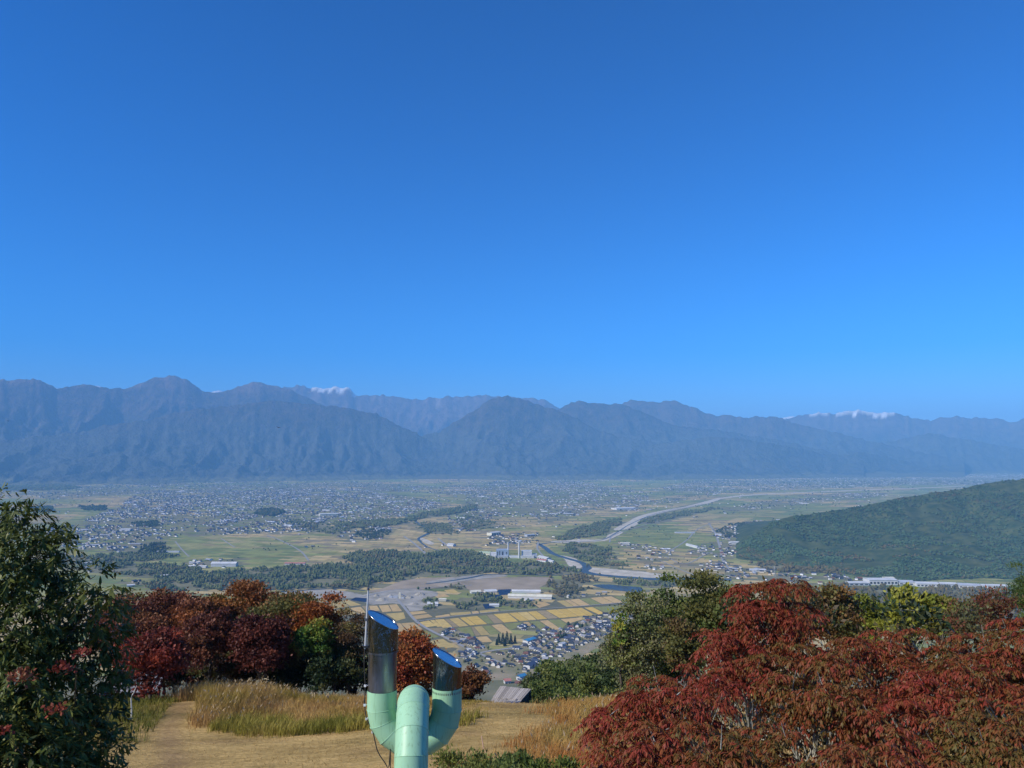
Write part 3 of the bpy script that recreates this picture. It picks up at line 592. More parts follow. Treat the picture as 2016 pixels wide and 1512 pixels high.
rowp(z2q, [(-100, 465), (0, 455), (240, 432), (420, 412), (600, 398), (840, 382), (1040, 365), (1270, 348), (1480, 335), (1960, 305)], [(0, 558), (150, 545), (355, 527), (545, 512), (720, 497), (930, 478), (1060, 467), (1200, 457), (1420, 440), (1620, 425), (1720, 403), (1900, 390)],
     [(30, 95, 155, 215, 'g'), (100, 235, 222, 352, 'g'), (245, 340, 362, 428, 'n'), (345, 415, 434, 542, 'b'), (422, 592, 550, 715, 'g'), (602, 695, 740, 840, 'g'), (700, 815, 845, 930, 'y'), (822, 925, 942, 1055, 'g'), (932, 1030, 1065, 1180, 'b'), (1036, 1155, 1200, 1310, 'g'), (1160, 1268, 1315, 1418, 'g'), (1272, 1388, 1424, 1536, 'g'), (1392, 1455, 1542, 1612, 'g'), (1482, 1580, 1660, 1725, 'g'), (1592, 1950, 1745, 1900, 'n')])
rowp(z2q, [(0, 572), (380, 542), (540, 522), (770, 503), (950, 488), (1200, 470), (1460, 447)], [(80, 680), (200, 667), (520, 642), (660, 632), (1110, 600), (1220, 588), (1290, 525), (1480, 470)],
     [(0, 158, 100, 208, 'n'), (162, 188, 214, 276, 'b'), (192, 288, 282, 386, 'o'), (292, 388, 392, 518, 'n'), (396, 520, 530, 655, 't'), (842, 948, 1000, 1108, 'n'), (962, 1058, 1124, 1216, 't'), (1064, 1196, 1222, 1286, 'n'), (1202, 1458, 1292, 1478, 't')])
rowp(z2q, [(540, 522), (830, 500)], [(610, 600), (690, 575), (880, 545)], [(545, 765, 612, 690, 'n'), (772, 832, 790, 876, 't')])
paddy([z2q(160, 682), z2q(350, 668), z2q(418, 735), z2q(240, 745)], 't')
rowp(z2q, [(0, 395), (160, 380), (480, 352), (830, 340)], [(0, 428), (490, 385), (830, 365)], [(-90, 158, -80, 175, 'o'), (164, 248, 182, 262, 't'), (254, 480, 268, 498, 'o'), (488, 826, 506, 828, 'n')])
rowp(z2q, [(1160, 255), (1420, 232), (1700, 208), (1830, 200), (2016, 200)], [(1280, 330), (1570, 308), (1950, 275), (2080, 262)],
     [(1160, 1246, 1285, 1368, 'o'), (1252, 1308, 1374, 1432, 't'), (1314, 1420, 1440, 1560, 't'), (1430, 1546, 1570, 1690, 'n'), (1552, 1684, 1700, 1838, 't'), (1690, 1800, 1844, 1950, 't'), (1822, 2016, 1956, 2080, 'n')])
for q, k in (([(815, 312), (868, 282), (955, 350), (830, 356)], 'n'), ([(878, 280), (1000, 258), (1095, 300), (962, 338)], 't')): paddy([z2q(*p) for p in q], k)
for q, k in (([(50, 375), (200, 357), (330, 430), (110, 465)], 'o'), ([(212, 353), (310, 345), (485, 412), (340, 428)], 'o'), ([(110, 482), (308, 456), (440, 535), (160, 560)], 'o'), ([(320, 452), (470, 434), (545, 512), (455, 530)], 't'),
             ([(480, 425), (575, 418), (600, 500), (560, 508)], 'b'), ([(582, 422), (690, 420), (730, 488), (604, 502)], 't'), ([(708, 418), (835, 410), (885, 498), (760, 510)], 't'), ([(845, 408), (950, 400), (1020, 494), (892, 500)], 't'),
             ([(800, 526), (1040, 508), (1070, 590), (950, 622)], 'o'), ([(900, 660), (995, 652), (1090, 758), (950, 775)], 't'), ([(1002, 654), (1170, 640), (1300, 735), (1100, 755)], 't'), ([(900, 790), (1020, 785), (1130, 862), (960, 870)], 't'),
             ([(1040, 785), (1180, 765), (1310, 862), (1150, 882)], 'n'), ([(1190, 763), (1330, 745), (1515, 832), (1400, 862)], 'n'), ([(1390, 885), (1460, 872), (1575, 970), (1440, 975)], 'o'), ([(1468, 870), (1560, 860), (1730, 972), (1600, 988)], 'o'),
             ([(1080, 506), (1310, 490), (1360, 520), (1130, 546)], 't'), ([(1140, 556), (1370, 531), (1430, 570), (1190, 605)], 't'), ([(1450, 560), (1645, 530), (1668, 560), (1462, 582)], 't'), 
             ([(1250, 640), (1370, 616), (1480, 690), (1340, 710)], 'y'), ([(1388, 612), (1440, 608), (1545, 700), (1490, 706)], 'y'), ([(1450, 606), (1570, 598), (1690, 706), (1558, 716)], 'y'), ([(1640, 595), (1760, 582), (1900, 690), (1780, 702)], 'y'), ([(1580, 598), (1632, 594), (1770, 702), (1700, 706)], 'b'),
             ([(1350, 722), (1540, 712), (1620, 735), (1480, 790)], 'b'), ([(1570, 216), (1700, 202), (1770, 246), (1640, 256)], 'y'), ([(1425, 272), (1580, 262), (1660, 300), (1480, 320)], 't')):
    paddy([z1q(*p) for p in q], k)

VGM = simple('village_ground', (0.14, 0.155, 0.06), (0.34, 0.27, 0.17), 0.022, 0.95, detail=8)
sheet('village_ground', [(895, 1300), (905, 1276), (960, 1286), (1010, 1274), (1060, 1250), (1120, 1236), (1150, 1220), (1245, 1196), (1260, 1230), (1200, 1262), (1130, 1300), (1080, 1340), (1050, 1358), (1000, 1362), (940, 1350), (905, 1330)], 0.3, VGM, 3.0, label='mixed gardens and bare lots around the village houses')
sheet('village_ground', [(866, 1248), (885, 1235), (910, 1245), (940, 1258), (958, 1274), (955, 1283), (920, 1282), (890, 1266)], 0.72, VGM, 1.0, label='gardens around the hamlet beside the farm road')
# ------------------------------------------------------------------ far woods, as masses of crowns
def dome():                                         # low crown: four-sided, open below
    V = [[math.cos(a) * 0.72, math.sin(a) * 0.72, -0.85] for a in np.arange(4) * math.pi / 2] + [[math.cos(a) * 1.05, math.sin(a) * 1.05, 0.12] for a in np.arange(4) * math.pi / 2 + 0.785] + [[0.08, 0.05, 1.0]]
    F = []
    for k in range(4): F += [[k, (k + 1) % 4, 4 + k], [4 + k, (k + 1) % 4, 4 + (k + 1) % 4], [4 + k, 4 + (k + 1) % 4, 8]]
    return np.array(V), np.array(F)
IV, IF = dome(); NV = len(IV)
TONES = {0: (np.array([0.06, 0.085, 0.036]), np.array([0.15, 0.16, 0.065])), 1: (np.array([0.065, 0.07, 0.03]), np.array([0.15, 0.115, 0.05])), 2: (np.array([0.025, 0.042, 0.022]), np.array([0.055, 0.07, 0.032])), 3: (np.array([0.042, 0.085, 0.04]), np.array([0.095, 0.14, 0.055]))}
def blob_mesh(name, pts, rad, hgt, tone, trunk=0.15):
    k = len(pts); rg = np.random.default_rng(len(pts))
    a = rg.random(k) * 6.283; ca, sa = np.cos(a)[:, None], np.sin(a)[:, None]
    r = rad * (0.7 + 0.6 * rg.random(k)); h = hgt * (0.65 + 0.6 * rg.random(k))
    V = IV[None] * (1 + 0.34 * (rg.random((k, NV, 1)) - 0.5))
    X = (V[:, :, 0] * ca - V[:, :, 1] * sa) * r[:, None]; Y = (V[:, :, 0] * sa + V[:, :, 1] * ca) * r[:, None]
    Z = V[:, :, 2] * (h / 2 * (1 - trunk))[:, None] + (h * (0.5 + trunk / 2))[:, None]
    W = np.stack([X + pts[:, 0:1], Y + pts[:, 1:2], Z + pts[:, 2:3]], 2).reshape(-1, 3)
    F = (IF[None] + (np.arange(k) * NV)[:, None, None]).reshape(-1, 3)
    lo = np.array([TONES[t][0] for t in tone]); hi = np.array([TONES[t][1] for t in tone])
    pn = fbm(pts[:, 0] / 60, pts[:, 1] / 60, 5, 3)
    w = np.clip(0.5 * rg.random(k) + (pn - 0.3) * 1.1, 0, 1)[:, None]
    c = np.repeat(lo + (hi - lo) * w, NV, axis=0)
    return mesh_np(name, W, F, c)
def scatter(poly, dens, seed):
    r = np.random.default_rng(seed); lo = poly.min(0); hi = poly.max(0); A = np.prod(hi - lo)
    k = int(A * dens / 10000); q = lo + (hi - lo) * r.random((k, 2)); return q[inside(q[:, 0], q[:, 1], poly)]
names = {0: 'river wood'}
pts = []; rads = []; hs = []; tn = []
for i, (w, dens, rad, hgt, tone) in enumerate(WOODS):
    q = scatter(smooth_closed(WG[i], 6, 14.0, i), dens * 0.72, 100 + i)
    q = q[~region_mask(q[:, 0], q[:, 1], WATER_BLOCK)]; q = q[fbm(q[:, 0] / 75, q[:, 1] / 75, 83, 3) < 0.62]
    pts.append(q); rads.append(np.full(len(q), rad)); hs.append(hgt * (0.55 + 0.9 * fbm(q[:, 0] / 45, q[:, 1] / 45, i, 2))); tn.append(np.where((fbm(q[:, 0] / 90, q[:, 1] / 90, 61, 2) > 0.62) & (rng.random(len(q)) < 0.5), 1, tone))
q = np.concatenate(pts); rads = np.concatenate(rads); hs = np.concatenate(hs); tn = np.concatenate(tn)
add('forest', blob_mesh('forest', np.c_[q, np.zeros(len(q))], rads, hs, tn), M['canopy'], kind='stuff', label='dense woods and tree belts along the rivers of the valley')
print('woods', len(q))
# hill forest
px_, T_, X_, Y_, Z_, S_ = hd
k = 27000; fi = rng.random(k) * (T_.shape[0] - 9); fj = rng.random(k) * (T_.shape[1] - 1.01)
i0 = fi.astype(int); j0 = fj.astype(int); a = fi - i0; b = fj - j0
def bil(Q): return Q[i0, j0] * (1 - a) * (1 - b) + Q[i0 + 1, j0] * a * (1 - b) + Q[i0, j0 + 1] * (1 - a) * b + Q[i0 + 1, j0 + 1] * a * b
hp = np.stack([bil(X_), bil(Y_), bil(Z_) - 1], 1)
clear = fbm(hp[:, 0] / 130, hp[:, 1] / 130, 41, 3)
hp = hp[(clear < 0.66) & (hp[:, 2] > 1.0)]
aut = fbm(hp[:, 0] / 220, hp[:, 1] / 220, 47, 3); tonei = np.where((aut > 0.64) & (rng.random(len(hp)) < 0.5), 1, np.where(rng.random(len(hp)) < 0.85, 3, 2))
add('hill_forest', blob_mesh('hill_forest', hp, rng.uniform(3.2, 6.0, len(hp)), rng.uniform(5, 8.5, len(hp)), tonei), M['canopy'], kind='stuff', label='continuous green forest covering the hill on the right')
# loose trees and hedges among houses and fields
q = np.c_[(rng.random(16000) - 0.5) * 14000, 1450 + 10500 * rng.random(16000) ** 1.6]
cl = fbm(q[:, 0] / 260, q[:, 1] / 260, 15, 3); intown = region_mask(q[:, 0], q[:, 1], TGN)
keep = (np.abs(q[:, 0]) < q[:, 1] * 0.75 + 100) & ((cl > 0.60) | (intown & (rng.random(len(q)) < 0.5))) & ~region_mask(q[:, 0], q[:, 1], WATER_BLOCK + [GOLD] + VG)
q = q[keep]; big = np.clip(q[:, 1] / 5000, 0.8, 2.2)
add('scattered_trees', blob_mesh('scattered_trees', np.c_[q, np.zeros(len(q))], 4.2 * big, 8.0 * big ** 0.5, np.where(rng.random(len(q)) < 0.6, 0, 2)), M['canopy'], kind='stuff', label='loose tree clumps among the far fields and houses')
print('scattered', len(q), 'hill', len(hp))
# slope of this hill below the meadow
q = np.c_[(rng.random(9000) - 0.5) * 1500, 135 + 1050 * rng.random(9000)]
q = q[(np.abs(q[:, 0]) < q[:, 1] * 0.8 + 60)][:4500]
z = terr(q[:, 0], q[:, 1]); okq = np.ones(len(q), bool)
okq &= (z + 9 - H) / q[:, 1] < -0.315
q = q[okq]; z = z[okq]
add('slope_forest', blob_mesh('slope_forest', np.c_[q, z - 0.5], np.full(len(q), 4.6), np.full(len(q), 8.5), np.where(rng.random(len(q)) < 0.7, 0, 1)), M['canopy'], kind='stuff', label='mixed forest on the slope below the meadow')

# ------------------------------------------------------------------ houses
ROOFS = [((0.035, 0.04, 0.055), 'dark grey'), ((0.05, 0.065, 0.11), 'slate blue'), ((0.12, 0.115, 0.11), 'grey'), ((0.16, 0.07, 0.045), 'red-brown'), ((0.3, 0.31, 0.33), 'light grey'), ((0.045, 0.03, 0.025), 'dark brown')]
WALLS = [(0.72, 0.7, 0.65), (0.6, 0.55, 0.45), (0.42, 0.36, 0.29), (0.78, 0.78, 0.76), (0.3, 0.25, 0.2)]
def house_wall_mesh():
    mb = MB(); V = [[-.5, -.5, 0], [.5, -.5, 0], [.5, .5, 0], [-.5, .5, 0], [-.5, -.5, .62], [.5, -.5, .62], [.5, .5, .62], [-.5, .5, .62], [-.5, 0, .97], [.5, 0, .97]]
    mb.put(V, [[0, 1, 5, 4], [2, 3, 7, 6], [1, 2, 6, 5], [3, 0, 4, 7]]); mb.put(V, [[5, 6, 9], [7, 4, 8]]); return mb.mesh('wall')
def house_roof_mesh(hip=0.0):
    mb = MB(); e = .56; y = .62; z0 = .57; z1 = 1.0; th = .05
    top = [[-e, -y, z0], [e, -y, z0], [e - hip, 0, z1], [-e + hip, 0, z1], [e, y, z0], [-e, y, z0]]
    V = top + [[a, b, c - th] for a, b, c in top]
    mb.put(V, [[0, 1, 2, 3], [3, 2, 4, 5], [7, 6, 9, 8], [8, 9, 11, 10], [1, 0, 6, 7], [5, 4, 10, 11]])
    mb.put(V, [[1, 4, 2], [5, 0, 3], [7, 8, 10], [11, 9, 6]] ) if hip else mb.put(V, [[0, 3, 9, 6], [3, 5, 11, 9], [2, 1, 7, 8], [4, 2, 8, 10]])
    return mb.mesh('roof')
def window_mesh():
    mb = MB()
    mb.box((0, -0.502, 0.17), (0.22, 0.02, 0.22))
    return mb.mesh('window')
HWM = house_wall_mesh(); HWM.materials.append(M['house_wall']); HRM = [house_roof_mesh(0), house_roof_mesh(0.28)]
for r_ in HRM: r_.materials.append(M['house_roof'])
WMAT = simple('window_glass', (0.02, 0.025, 0.03), (0.05, 0.055, 0.06), 1, 0.1, spec=0.5); HWIN = window_mesh(); HWIN.materials.append(WMAT)
GRP = {'village': 'houses of the village at the foot of the slope', 'hamlet': 'houses of the hamlet beside the farm road', 'farmsteads': 'farmhouses at the edge of the paddies', 'riverside': 'houses between the paddies and the wooded slope',
       'town': 'houses on the right bank beyond the river'}
PLACE = {'village': 'in the village at the foot of the slope', 'hamlet': 'in the hamlet beside the farm road', 'farmsteads': 'in the farm group at the paddy edge', 'riverside': 'between the paddies and the wooded slope', 'town': 'on the right bank beyond the river'}
def house(x, y, z, w, d, h, rz, roof, wall, zone, windows=True):
    col, nm = roof
    o = thing('house', f'house with {nm} roof {PLACE[zone]}', 'house', (x, y, z), rz, GRP[zone])
    o.scale = (w, d, h)
    a = add('wall', HWM, parent=o); a.color = (*wall, 1)
    b = add('roof', HRM[random.random() < 0.4], parent=o); b.color = (*col, 1)
    if windows:
        for sx, sz in ((-0.24, 0), (0.22, 0), (-0.05, 0.25)):
            w_ = add('window', HWIN, parent=o); w_.location = (sx, 0, sz)
    return o
hcount = 0; taken = []
def place_houses(poly, dens, zone, seed, limit=300, mind=11):
    global hcount
    r = np.random.default_rng(seed); q = scatter(poly, dens * 3.0, seed); want = int(dens * 0.0001 * abs(0.5 * np.sum(poly[:, 0] * np.roll(poly[:, 1], -1) - np.roll(poly[:, 0], -1) * poly[:, 1])))
    n_ = 0
    for x, y in q:
        if n_ >= want or hcount >= limit: break
        if any((x - a) ** 2 + (y - b) ** 2 < mind ** 2 for a, b in taken): continue
        taken.append((x, y)); n_ += 1; hcount += 1
        w = r.uniform(8, 14); d = r.uniform(6.5, 9); h = r.uniform(5.5, 8.5) * (1 if r.random() < 0.7 else 0.7)
        ra = -0.28 + (math.pi / 2 if r.random() < 0.35 else 0) + r.normal(0, 0.12) + (math.pi if r.random() < 0.3 else 0)
        house(x, y, 0, w, d, h, ra, ROOFS[r.choice(6, p=[.3, .22, .18, .1, .12, .08])], WALLS[r.choice(5, p=[.32, .2, .13, .25, .1])], zone, y < 1900)
for i, (p, dens, zone) in enumerate(VILLAGE): place_houses(VG[i], dens * 1.45, zone, 400 + i, mind=9.5)
for i in (8, 10, 11, 12): place_houses(TGN[i], TOWNS[i][1], 'town', 500 + i)
print('houses', hcount)

# all the farther houses as one mass
q = []; big = []
for i, (p, dens) in enumerate(TOWNS):
    if i in (8, 10, 11, 12): dens = dens * 0.4
    s_ = scatter(TGN[i], dens * 1.35, 700 + i); cln = fbm(s_[:, 0] / 170, s_[:, 1] / 170, 33, 3); s_ = s_[(cln < 0.54) | (rng.random(len(s_)) < 0.12)]
    q.append(s_)
loose = np.c_[(rng.random(9000) - 0.5) * 17000, 2000 + 12000 * rng.random(9000)]
cl = fbm(loose[:, 0] / 330, loose[:, 1] / 330, 19, 3); q.append(loose[(cl > 0.56) & (loose[:, 1] > 3000)])
q = np.concatenate(q); q = q[~region_mask(q[:, 0], q[:, 1], WATER_BLOCK + [GOLD] + VG + WG[:7])]; q = q[np.abs(q[:, 0]) < q[:, 1] * 0.72 + 100]
cs_, sn_ = math.cos(0.28), math.sin(0.28); uu = q[:, 0] * cs_ - q[:, 1] * sn_; vv = q[:, 0] * sn_ + q[:, 1] * cs_
vv = np.where(rng.random(len(q)) < 0.8, np.round(vv / 34) * 34 + np.where(rng.random(len(q)) < 0.5, 9, -9) + rng.normal(0, 1.5, len(q)), vv); q = np.c_[uu * cs_ + vv * sn_, -uu * sn_ + vv * cs_]
k = len(q); print('far houses', k)
hv = np.array([[-.5, -.5, 0], [.5, -.5, 0], [.5, .5, 0], [-.5, .5, 0], [-.5, -.5, .62], [.5, -.5, .62], [.5, .5, .62], [-.5, .5, .62], [-.55, -.6, .6], [.55, -.6, .6], [.55, .6, .6], [-.55, .6, .6], [-.5, 0, 1], [.5, 0, 1]])
hf4 = np.array([[0, 1, 5, 4], [1, 2, 6, 5], [3, 0, 4, 7], [8, 9, 13, 12], [10, 11, 12, 13]]); hf3 = np.array([[9, 10, 13], [11, 8, 12]])
w = rng.uniform(9, 15, k); d = rng.uniform(7, 10, k); h = rng.uniform(5.5, 9, k); isb = rng.random(k) < 0.035
w[isb] *= rng.uniform(1.8, 4.5, isb.sum()); d[isb] *= rng.uniform(1.2, 2.2, isb.sum()); h[isb] *= 1.2
ra = -0.28 + np.where(rng.random(k) < 0.4, math.pi / 2, 0) + rng.normal(0, 0.2, k) + np.where(rng.random(k) < 0.5, math.pi, 0)
X = hv[None, :, 0] * w[:, None]; Y = hv[None, :, 1] * d[:, None]; Z = hv[None, :, 2] * h[:, None] * np.where(isb, 0.8, 1)[:, None]
c_, s_ = np.cos(ra)[:, None], np.sin(ra)[:, None]
V = np.stack([X * c_ - Y * s_ + q[:, 0:1], X * s_ + Y * c_ + q[:, 1:2], Z], 2).reshape(-1, 3)
RC = np.array([r_[0] for r_ in ROOFS])[rng.choice(6, k, p=[.28, .2, .18, .09, .18, .07])]; RC[isb] = np.array([0.55, 0.57, 0.6]) * rng.uniform(0.5, 1.3, (isb.sum(), 1))
WC = np.array(WALLS)[rng.choice(5, k, p=[.28, .24, .18, .16, .14])] * rng.uniform(0.85, 1.3, (k, 1))
C = np.concatenate([np.repeat(WC[:, None], 8, 1), np.repeat(RC[:, None], 6, 1)], 1).reshape(-1, 3)
o14 = (np.arange(k) * 14)[:, None, None]
add('distant_houses', mesh_np('distant_houses', V, [(hf4[None] + o14).reshape(-1, 4), (hf3[None] + o14).reshape(-1, 3)], C), M['farhouse'], kind='stuff', label='countless small houses of the far valley towns')

# ------------------------------------------------------------------ works, sheds and plants in the valley
WHITE = simple('white_cladding', (0.5, 0.51, 0.51), (0.66, 0.66, 0.64), 0.06, 0.6)
GREYW = simple('grey_cladding', (0.36, 0.39, 0.43), (0.48, 0.5, 0.53), 0.06, 0.6)
BLUEW = simple('blue_grey_wall', (0.26, 0.33, 0.42), (0.34, 0.4, 0.48), 0.05, 0.6)
CREAM = simple('cream_roof', (0.58, 0.55, 0.42), (0.72, 0.69, 0.55), 0.08, 0.6)
PALEG = simple('pale_green_roof', (0.36, 0.44, 0.28), (0.46, 0.52, 0.34), 0.05, 0.6)
REDW = simple('rust_red_roof', (0.38, 0.14, 0.11), (0.48, 0.22, 0.17), 0.1, 0.7)
BLUER = simple('bright_blue_roof', (0.04, 0.22, 0.42), (0.07, 0.3, 0.5), 0.1, 0.5)
DARKB = simple('dark_opening', (0.03, 0.035, 0.045), (0.06, 0.065, 0.07), 0.2, 0.5)
def yaw(pa, pb):
    a, b = G(*pa), G(*pb); return math.atan2(b[1] - a[1], b[0] - a[0]), float(np.hypot(*(b - a))), (a + b) / 2
def shed(name, label, cat, pa, pb, depth, h, roof_h, wall, roof, group=None, bays=0, round_=False):
    rz, L, c = yaw(pa, pb); t = thing(name, label, cat, (c[0], c[1], 0), rz, group)
    mb = MB(); mb.box((0, depth / 2, h / 2), (L, depth, h)); add('wall', mb.mesh('wall'), wall, t)
    mb = MB(); e = 1.0; ns_ = 7 if round_ else 3
    for i in range(ns_ - 1):
        def yy(k):
            u_ = k / (ns_ - 1); return -e + (depth + 2 * e) * u_, h + 0.1 + (roof_h * math.sin(math.pi * u_) if round_ else roof_h * (1 - abs(2 * u_ - 1)))
        (y0, za), (y1, zb) = yy(i), yy(i + 1)
        mb.put([[-L / 2 - e, y0, za], [L / 2 + e, y0, za], [L / 2 + e, y1, zb], [-L / 2 - e, y1, zb], [-L / 2 - e, y0, za + .4], [L / 2 + e, y0, za + .4], [L / 2 + e, y1, zb + .4], [-L / 2 - e, y1, zb + .4]],
               [[0, 3, 2, 1], [4, 5, 6, 7], [0, 1, 5, 4], [1, 2, 6, 5], [2, 3, 7, 6], [3, 0, 4, 7]])
    add('roof', mb.mesh('roof'), roof, t)
    for b in range(bays):
        mb = MB(); x = -L / 2 + L * (b + 0.5) / bays; mb.box((x, -0.1, h * 0.45), (L / bays * 0.6, 0.3, h * 0.4)); add('window', mb.mesh('window'), DARKB, t)
    return t
# incineration plant
o = G(990, 1099); t = thing('incineration_plant', 'white and blue-grey waste plant with two tall chimneys beside the river wood', 'plant', (o[0], o[1], 0))
PX = 2.0
def blk(nm, x0, x1, d0, d1, h, mat, y0=0):
    mb = MB(); mb.box(((x0 + x1) / 2 * PX - 990 * PX, (d0 + d1) / 2, h / 2 + y0), ((x1 - x0) * PX, d1 - d0, h)); return add(nm, mb.mesh(nm), mat, t)
blk('hall', 977, 1001, 12, 52, 30, BLUEW); blk('annex', 966, 977.2, 16, 46, 18, WHITE); blk('front_block', 968, 976, 4, 15.7, 10, WHITE); blk('entrance_block', 980, 1000, 2, 11.6, 9, GREYW)
blk('hall', 1026, 1046, 4, 40, 27, WHITE); blk('annex', 1024, 1050, -4, 3.8, 10, WHITE); blk('service_block', 1002, 1019, 0, 20, 8, WHITE); blk('annex', 1046.3, 1056, 5, 35, 14, GREYW)
for x0, x1, z0, z1 in ((979, 980.5, 6, 24), (983, 984.5, 8, 26), (988, 991, 10, 24), (996, 998, 14, 22)): 
    mb = MB(); mb.box(((x0 + x1) / 2 * PX - 990 * PX, 11.9, (z0 + z1) / 2), ((x1 - x0) * PX, 0.4, z1 - z0)); add('window_strip', mb.mesh('window_strip'), DARKB, t)
for z in (6, 13, 20):
    mb = MB(); mb.box((1036 * PX - 990 * PX, 3.85 if z > 10 else -4.1, z), (34, 0.4, 2)); add('window_strip', mb.mesh('window_strip'), GREYW, t)
for x, h, r in ((1000, 57, 2.7), (1021, 61, 3.2)):
    mb = MB(); mb.tube([(x * PX - 990 * PX, 30 if x < 1010 else -2, 0), (x * PX - 990 * PX, 30 if x < 1010 else -2, h)], [r * 1.1, r * 0.85], 12); c = add('chimney', mb.mesh('chimney', smooth=False), WHITE, t)
    mb = MB(); mb.tube([(x * PX - 990 * PX, 30 if x < 1010 else -2, h), (x * PX - 990 * PX, 30 if x < 1010 else -2, h + 1.2)], r * 0.95, 12); add('chimney_rim', mb.mesh('chimney_rim'), GREYW, c)
shed('storage_hall', 'low pale green hall left of the waste plant', 'hall', (942, 1093), (964, 1094), 30, 9, 5, CREAM, PALEG, round_=True)
shed('storage_hall', 'long low white hall right of the waste plant chimneys', 'hall', (1058, 1100), (1076, 1104), 22, 9, 3, WHITE, WHITE, bays=4)
shed('storage_hall', 'rust red roofed shed right of the waste plant', 'hall', (1056, 1105), (1074, 1107), 16, 6, 3, WHITE, REDW)
shed('storage_hall', 'small white shed at the end of the waste plant road', 'hall', (1077, 1106), (1088, 1109), 12, 7, 2, WHITE, WHITE)
shed('office_block', 'flat grey block beyond the waste plant', 'building', (1038, 1057), (1054, 1056), 26, 9, 1, GREYW, GREYW, bays=5)
shed('factory_building', 'pale factory block beyond the waste plant houses', 'factory', (968, 1055), (986, 1053), 34, 14, 2, CREAM, WHITE, bays=4)
# the white sheds among the near woods
shed('greenhouse', 'longest cream roofed shed among the near woods', 'greenhouse', (1000, 1178), (1086, 1180), 20, 6, 5, WHITE, CREAM, 'sheds among the woods above the paddies')
shed('greenhouse', 'long white roofed shed behind the cream one', 'greenhouse', (1008, 1168), (1064, 1168.5), 16, 5, 4, WHITE, WHITE, 'sheds among the woods above the paddies')
shed('greenhouse', 'white arched greenhouse left of the solar field', 'greenhouse', (955, 1168), (978, 1167), 24, 4, 4, WHITE, WHITE, 'sheds among the woods above the paddies', round_=True)
shed('greenhouse', 'cream arched greenhouse at the left end of the sheds', 'greenhouse', (928, 1169), (947, 1168), 20, 4, 4, WHITE, CREAM, 'sheds among the woods above the paddies', round_=True)
shed('greenhouse', 'small white shed just above the paddy road', 'greenhouse', (964, 1195), (982, 1195), 16, 4, 3, WHITE, WHITE, 'sheds among the woods above the paddies')
shed('greenhouse', 'narrow white shed in front of the cream shed', 'greenhouse', (1035, 1184), (1050, 1183), 12, 4, 2, WHITE, WHITE, 'sheds among the woods above the paddies')
shed('storage_hall', 'white domed hall in the grove near the gravel works', 'hall', (841, 1193), (862, 1193), 18, 5, 4, WHITE, WHITE, round_=True)
shed('storage_hall', 'cream hall behind the grove near the gravel works', 'hall', (864, 1184), (878, 1184), 14, 5, 2, CREAM, CREAM)
def solar(label, quad, rows):
    W = GP(quad); c = W.mean(0); t = thing('solar_array', label, 'solar panels', (c[0], c[1], 0))
    A, B, C_, D_ = W - c
    for i in range(rows):
        a0, a1 = i / rows, (i + 0.72) / rows
        q = [A + (D_ - A) * a0, B + (C_ - B) * a0, B + (C_ - B) * a1, A + (D_ - A) * a1]
        V = [(p[0], p[1], 0.6 if k < 2 else 2.4) for k, p in enumerate(q)] + [(p[0], p[1], (0.6 if k < 2 else 2.4) - 0.15) for k, p in enumerate(q)]
        mb = MB(); mb.put(V, [[0, 1, 2, 3], [7, 6, 5, 4], [0, 4, 5, 1], [1, 5, 6, 2], [2, 6, 7, 3], [3, 7, 4, 0]]); add('panel', mb.mesh('panel'), M['solar'], t)
        mb = MB()
        for u in (0.03, 0.35, 0.65, 0.97):
            p = q[0] + (q[1] - q[0]) * u; r_ = q[3] + (q[2] - q[3]) * u; mb.box((p[0], p[1], 0.24), (0.2, 0.2, 0.48)); mb.box((r_[0], r_[1], 1.1), (0.2, 0.2, 2.2))
        o_ = add('post', mb.mesh('post'), GREYW, t); o_['kind'] = 'stuff'
solar('dark solar panel field beside the gravel works', [(690, 1182), (722, 1186), (724, 1179), (700, 1178)], 6)
solar('large dark solar field between the white sheds', [(983, 1172), (1002, 1171), (1006, 1161), (980, 1162)], 7)
solar('dark solar field in front of the arched greenhouses', [(950, 1178), (990, 1177), (985, 1172), (953, 1173)], 4)
solar('dark solar field above the paddy road', [(955, 1199), (975, 1197), (962, 1190), (950, 1191)], 5)
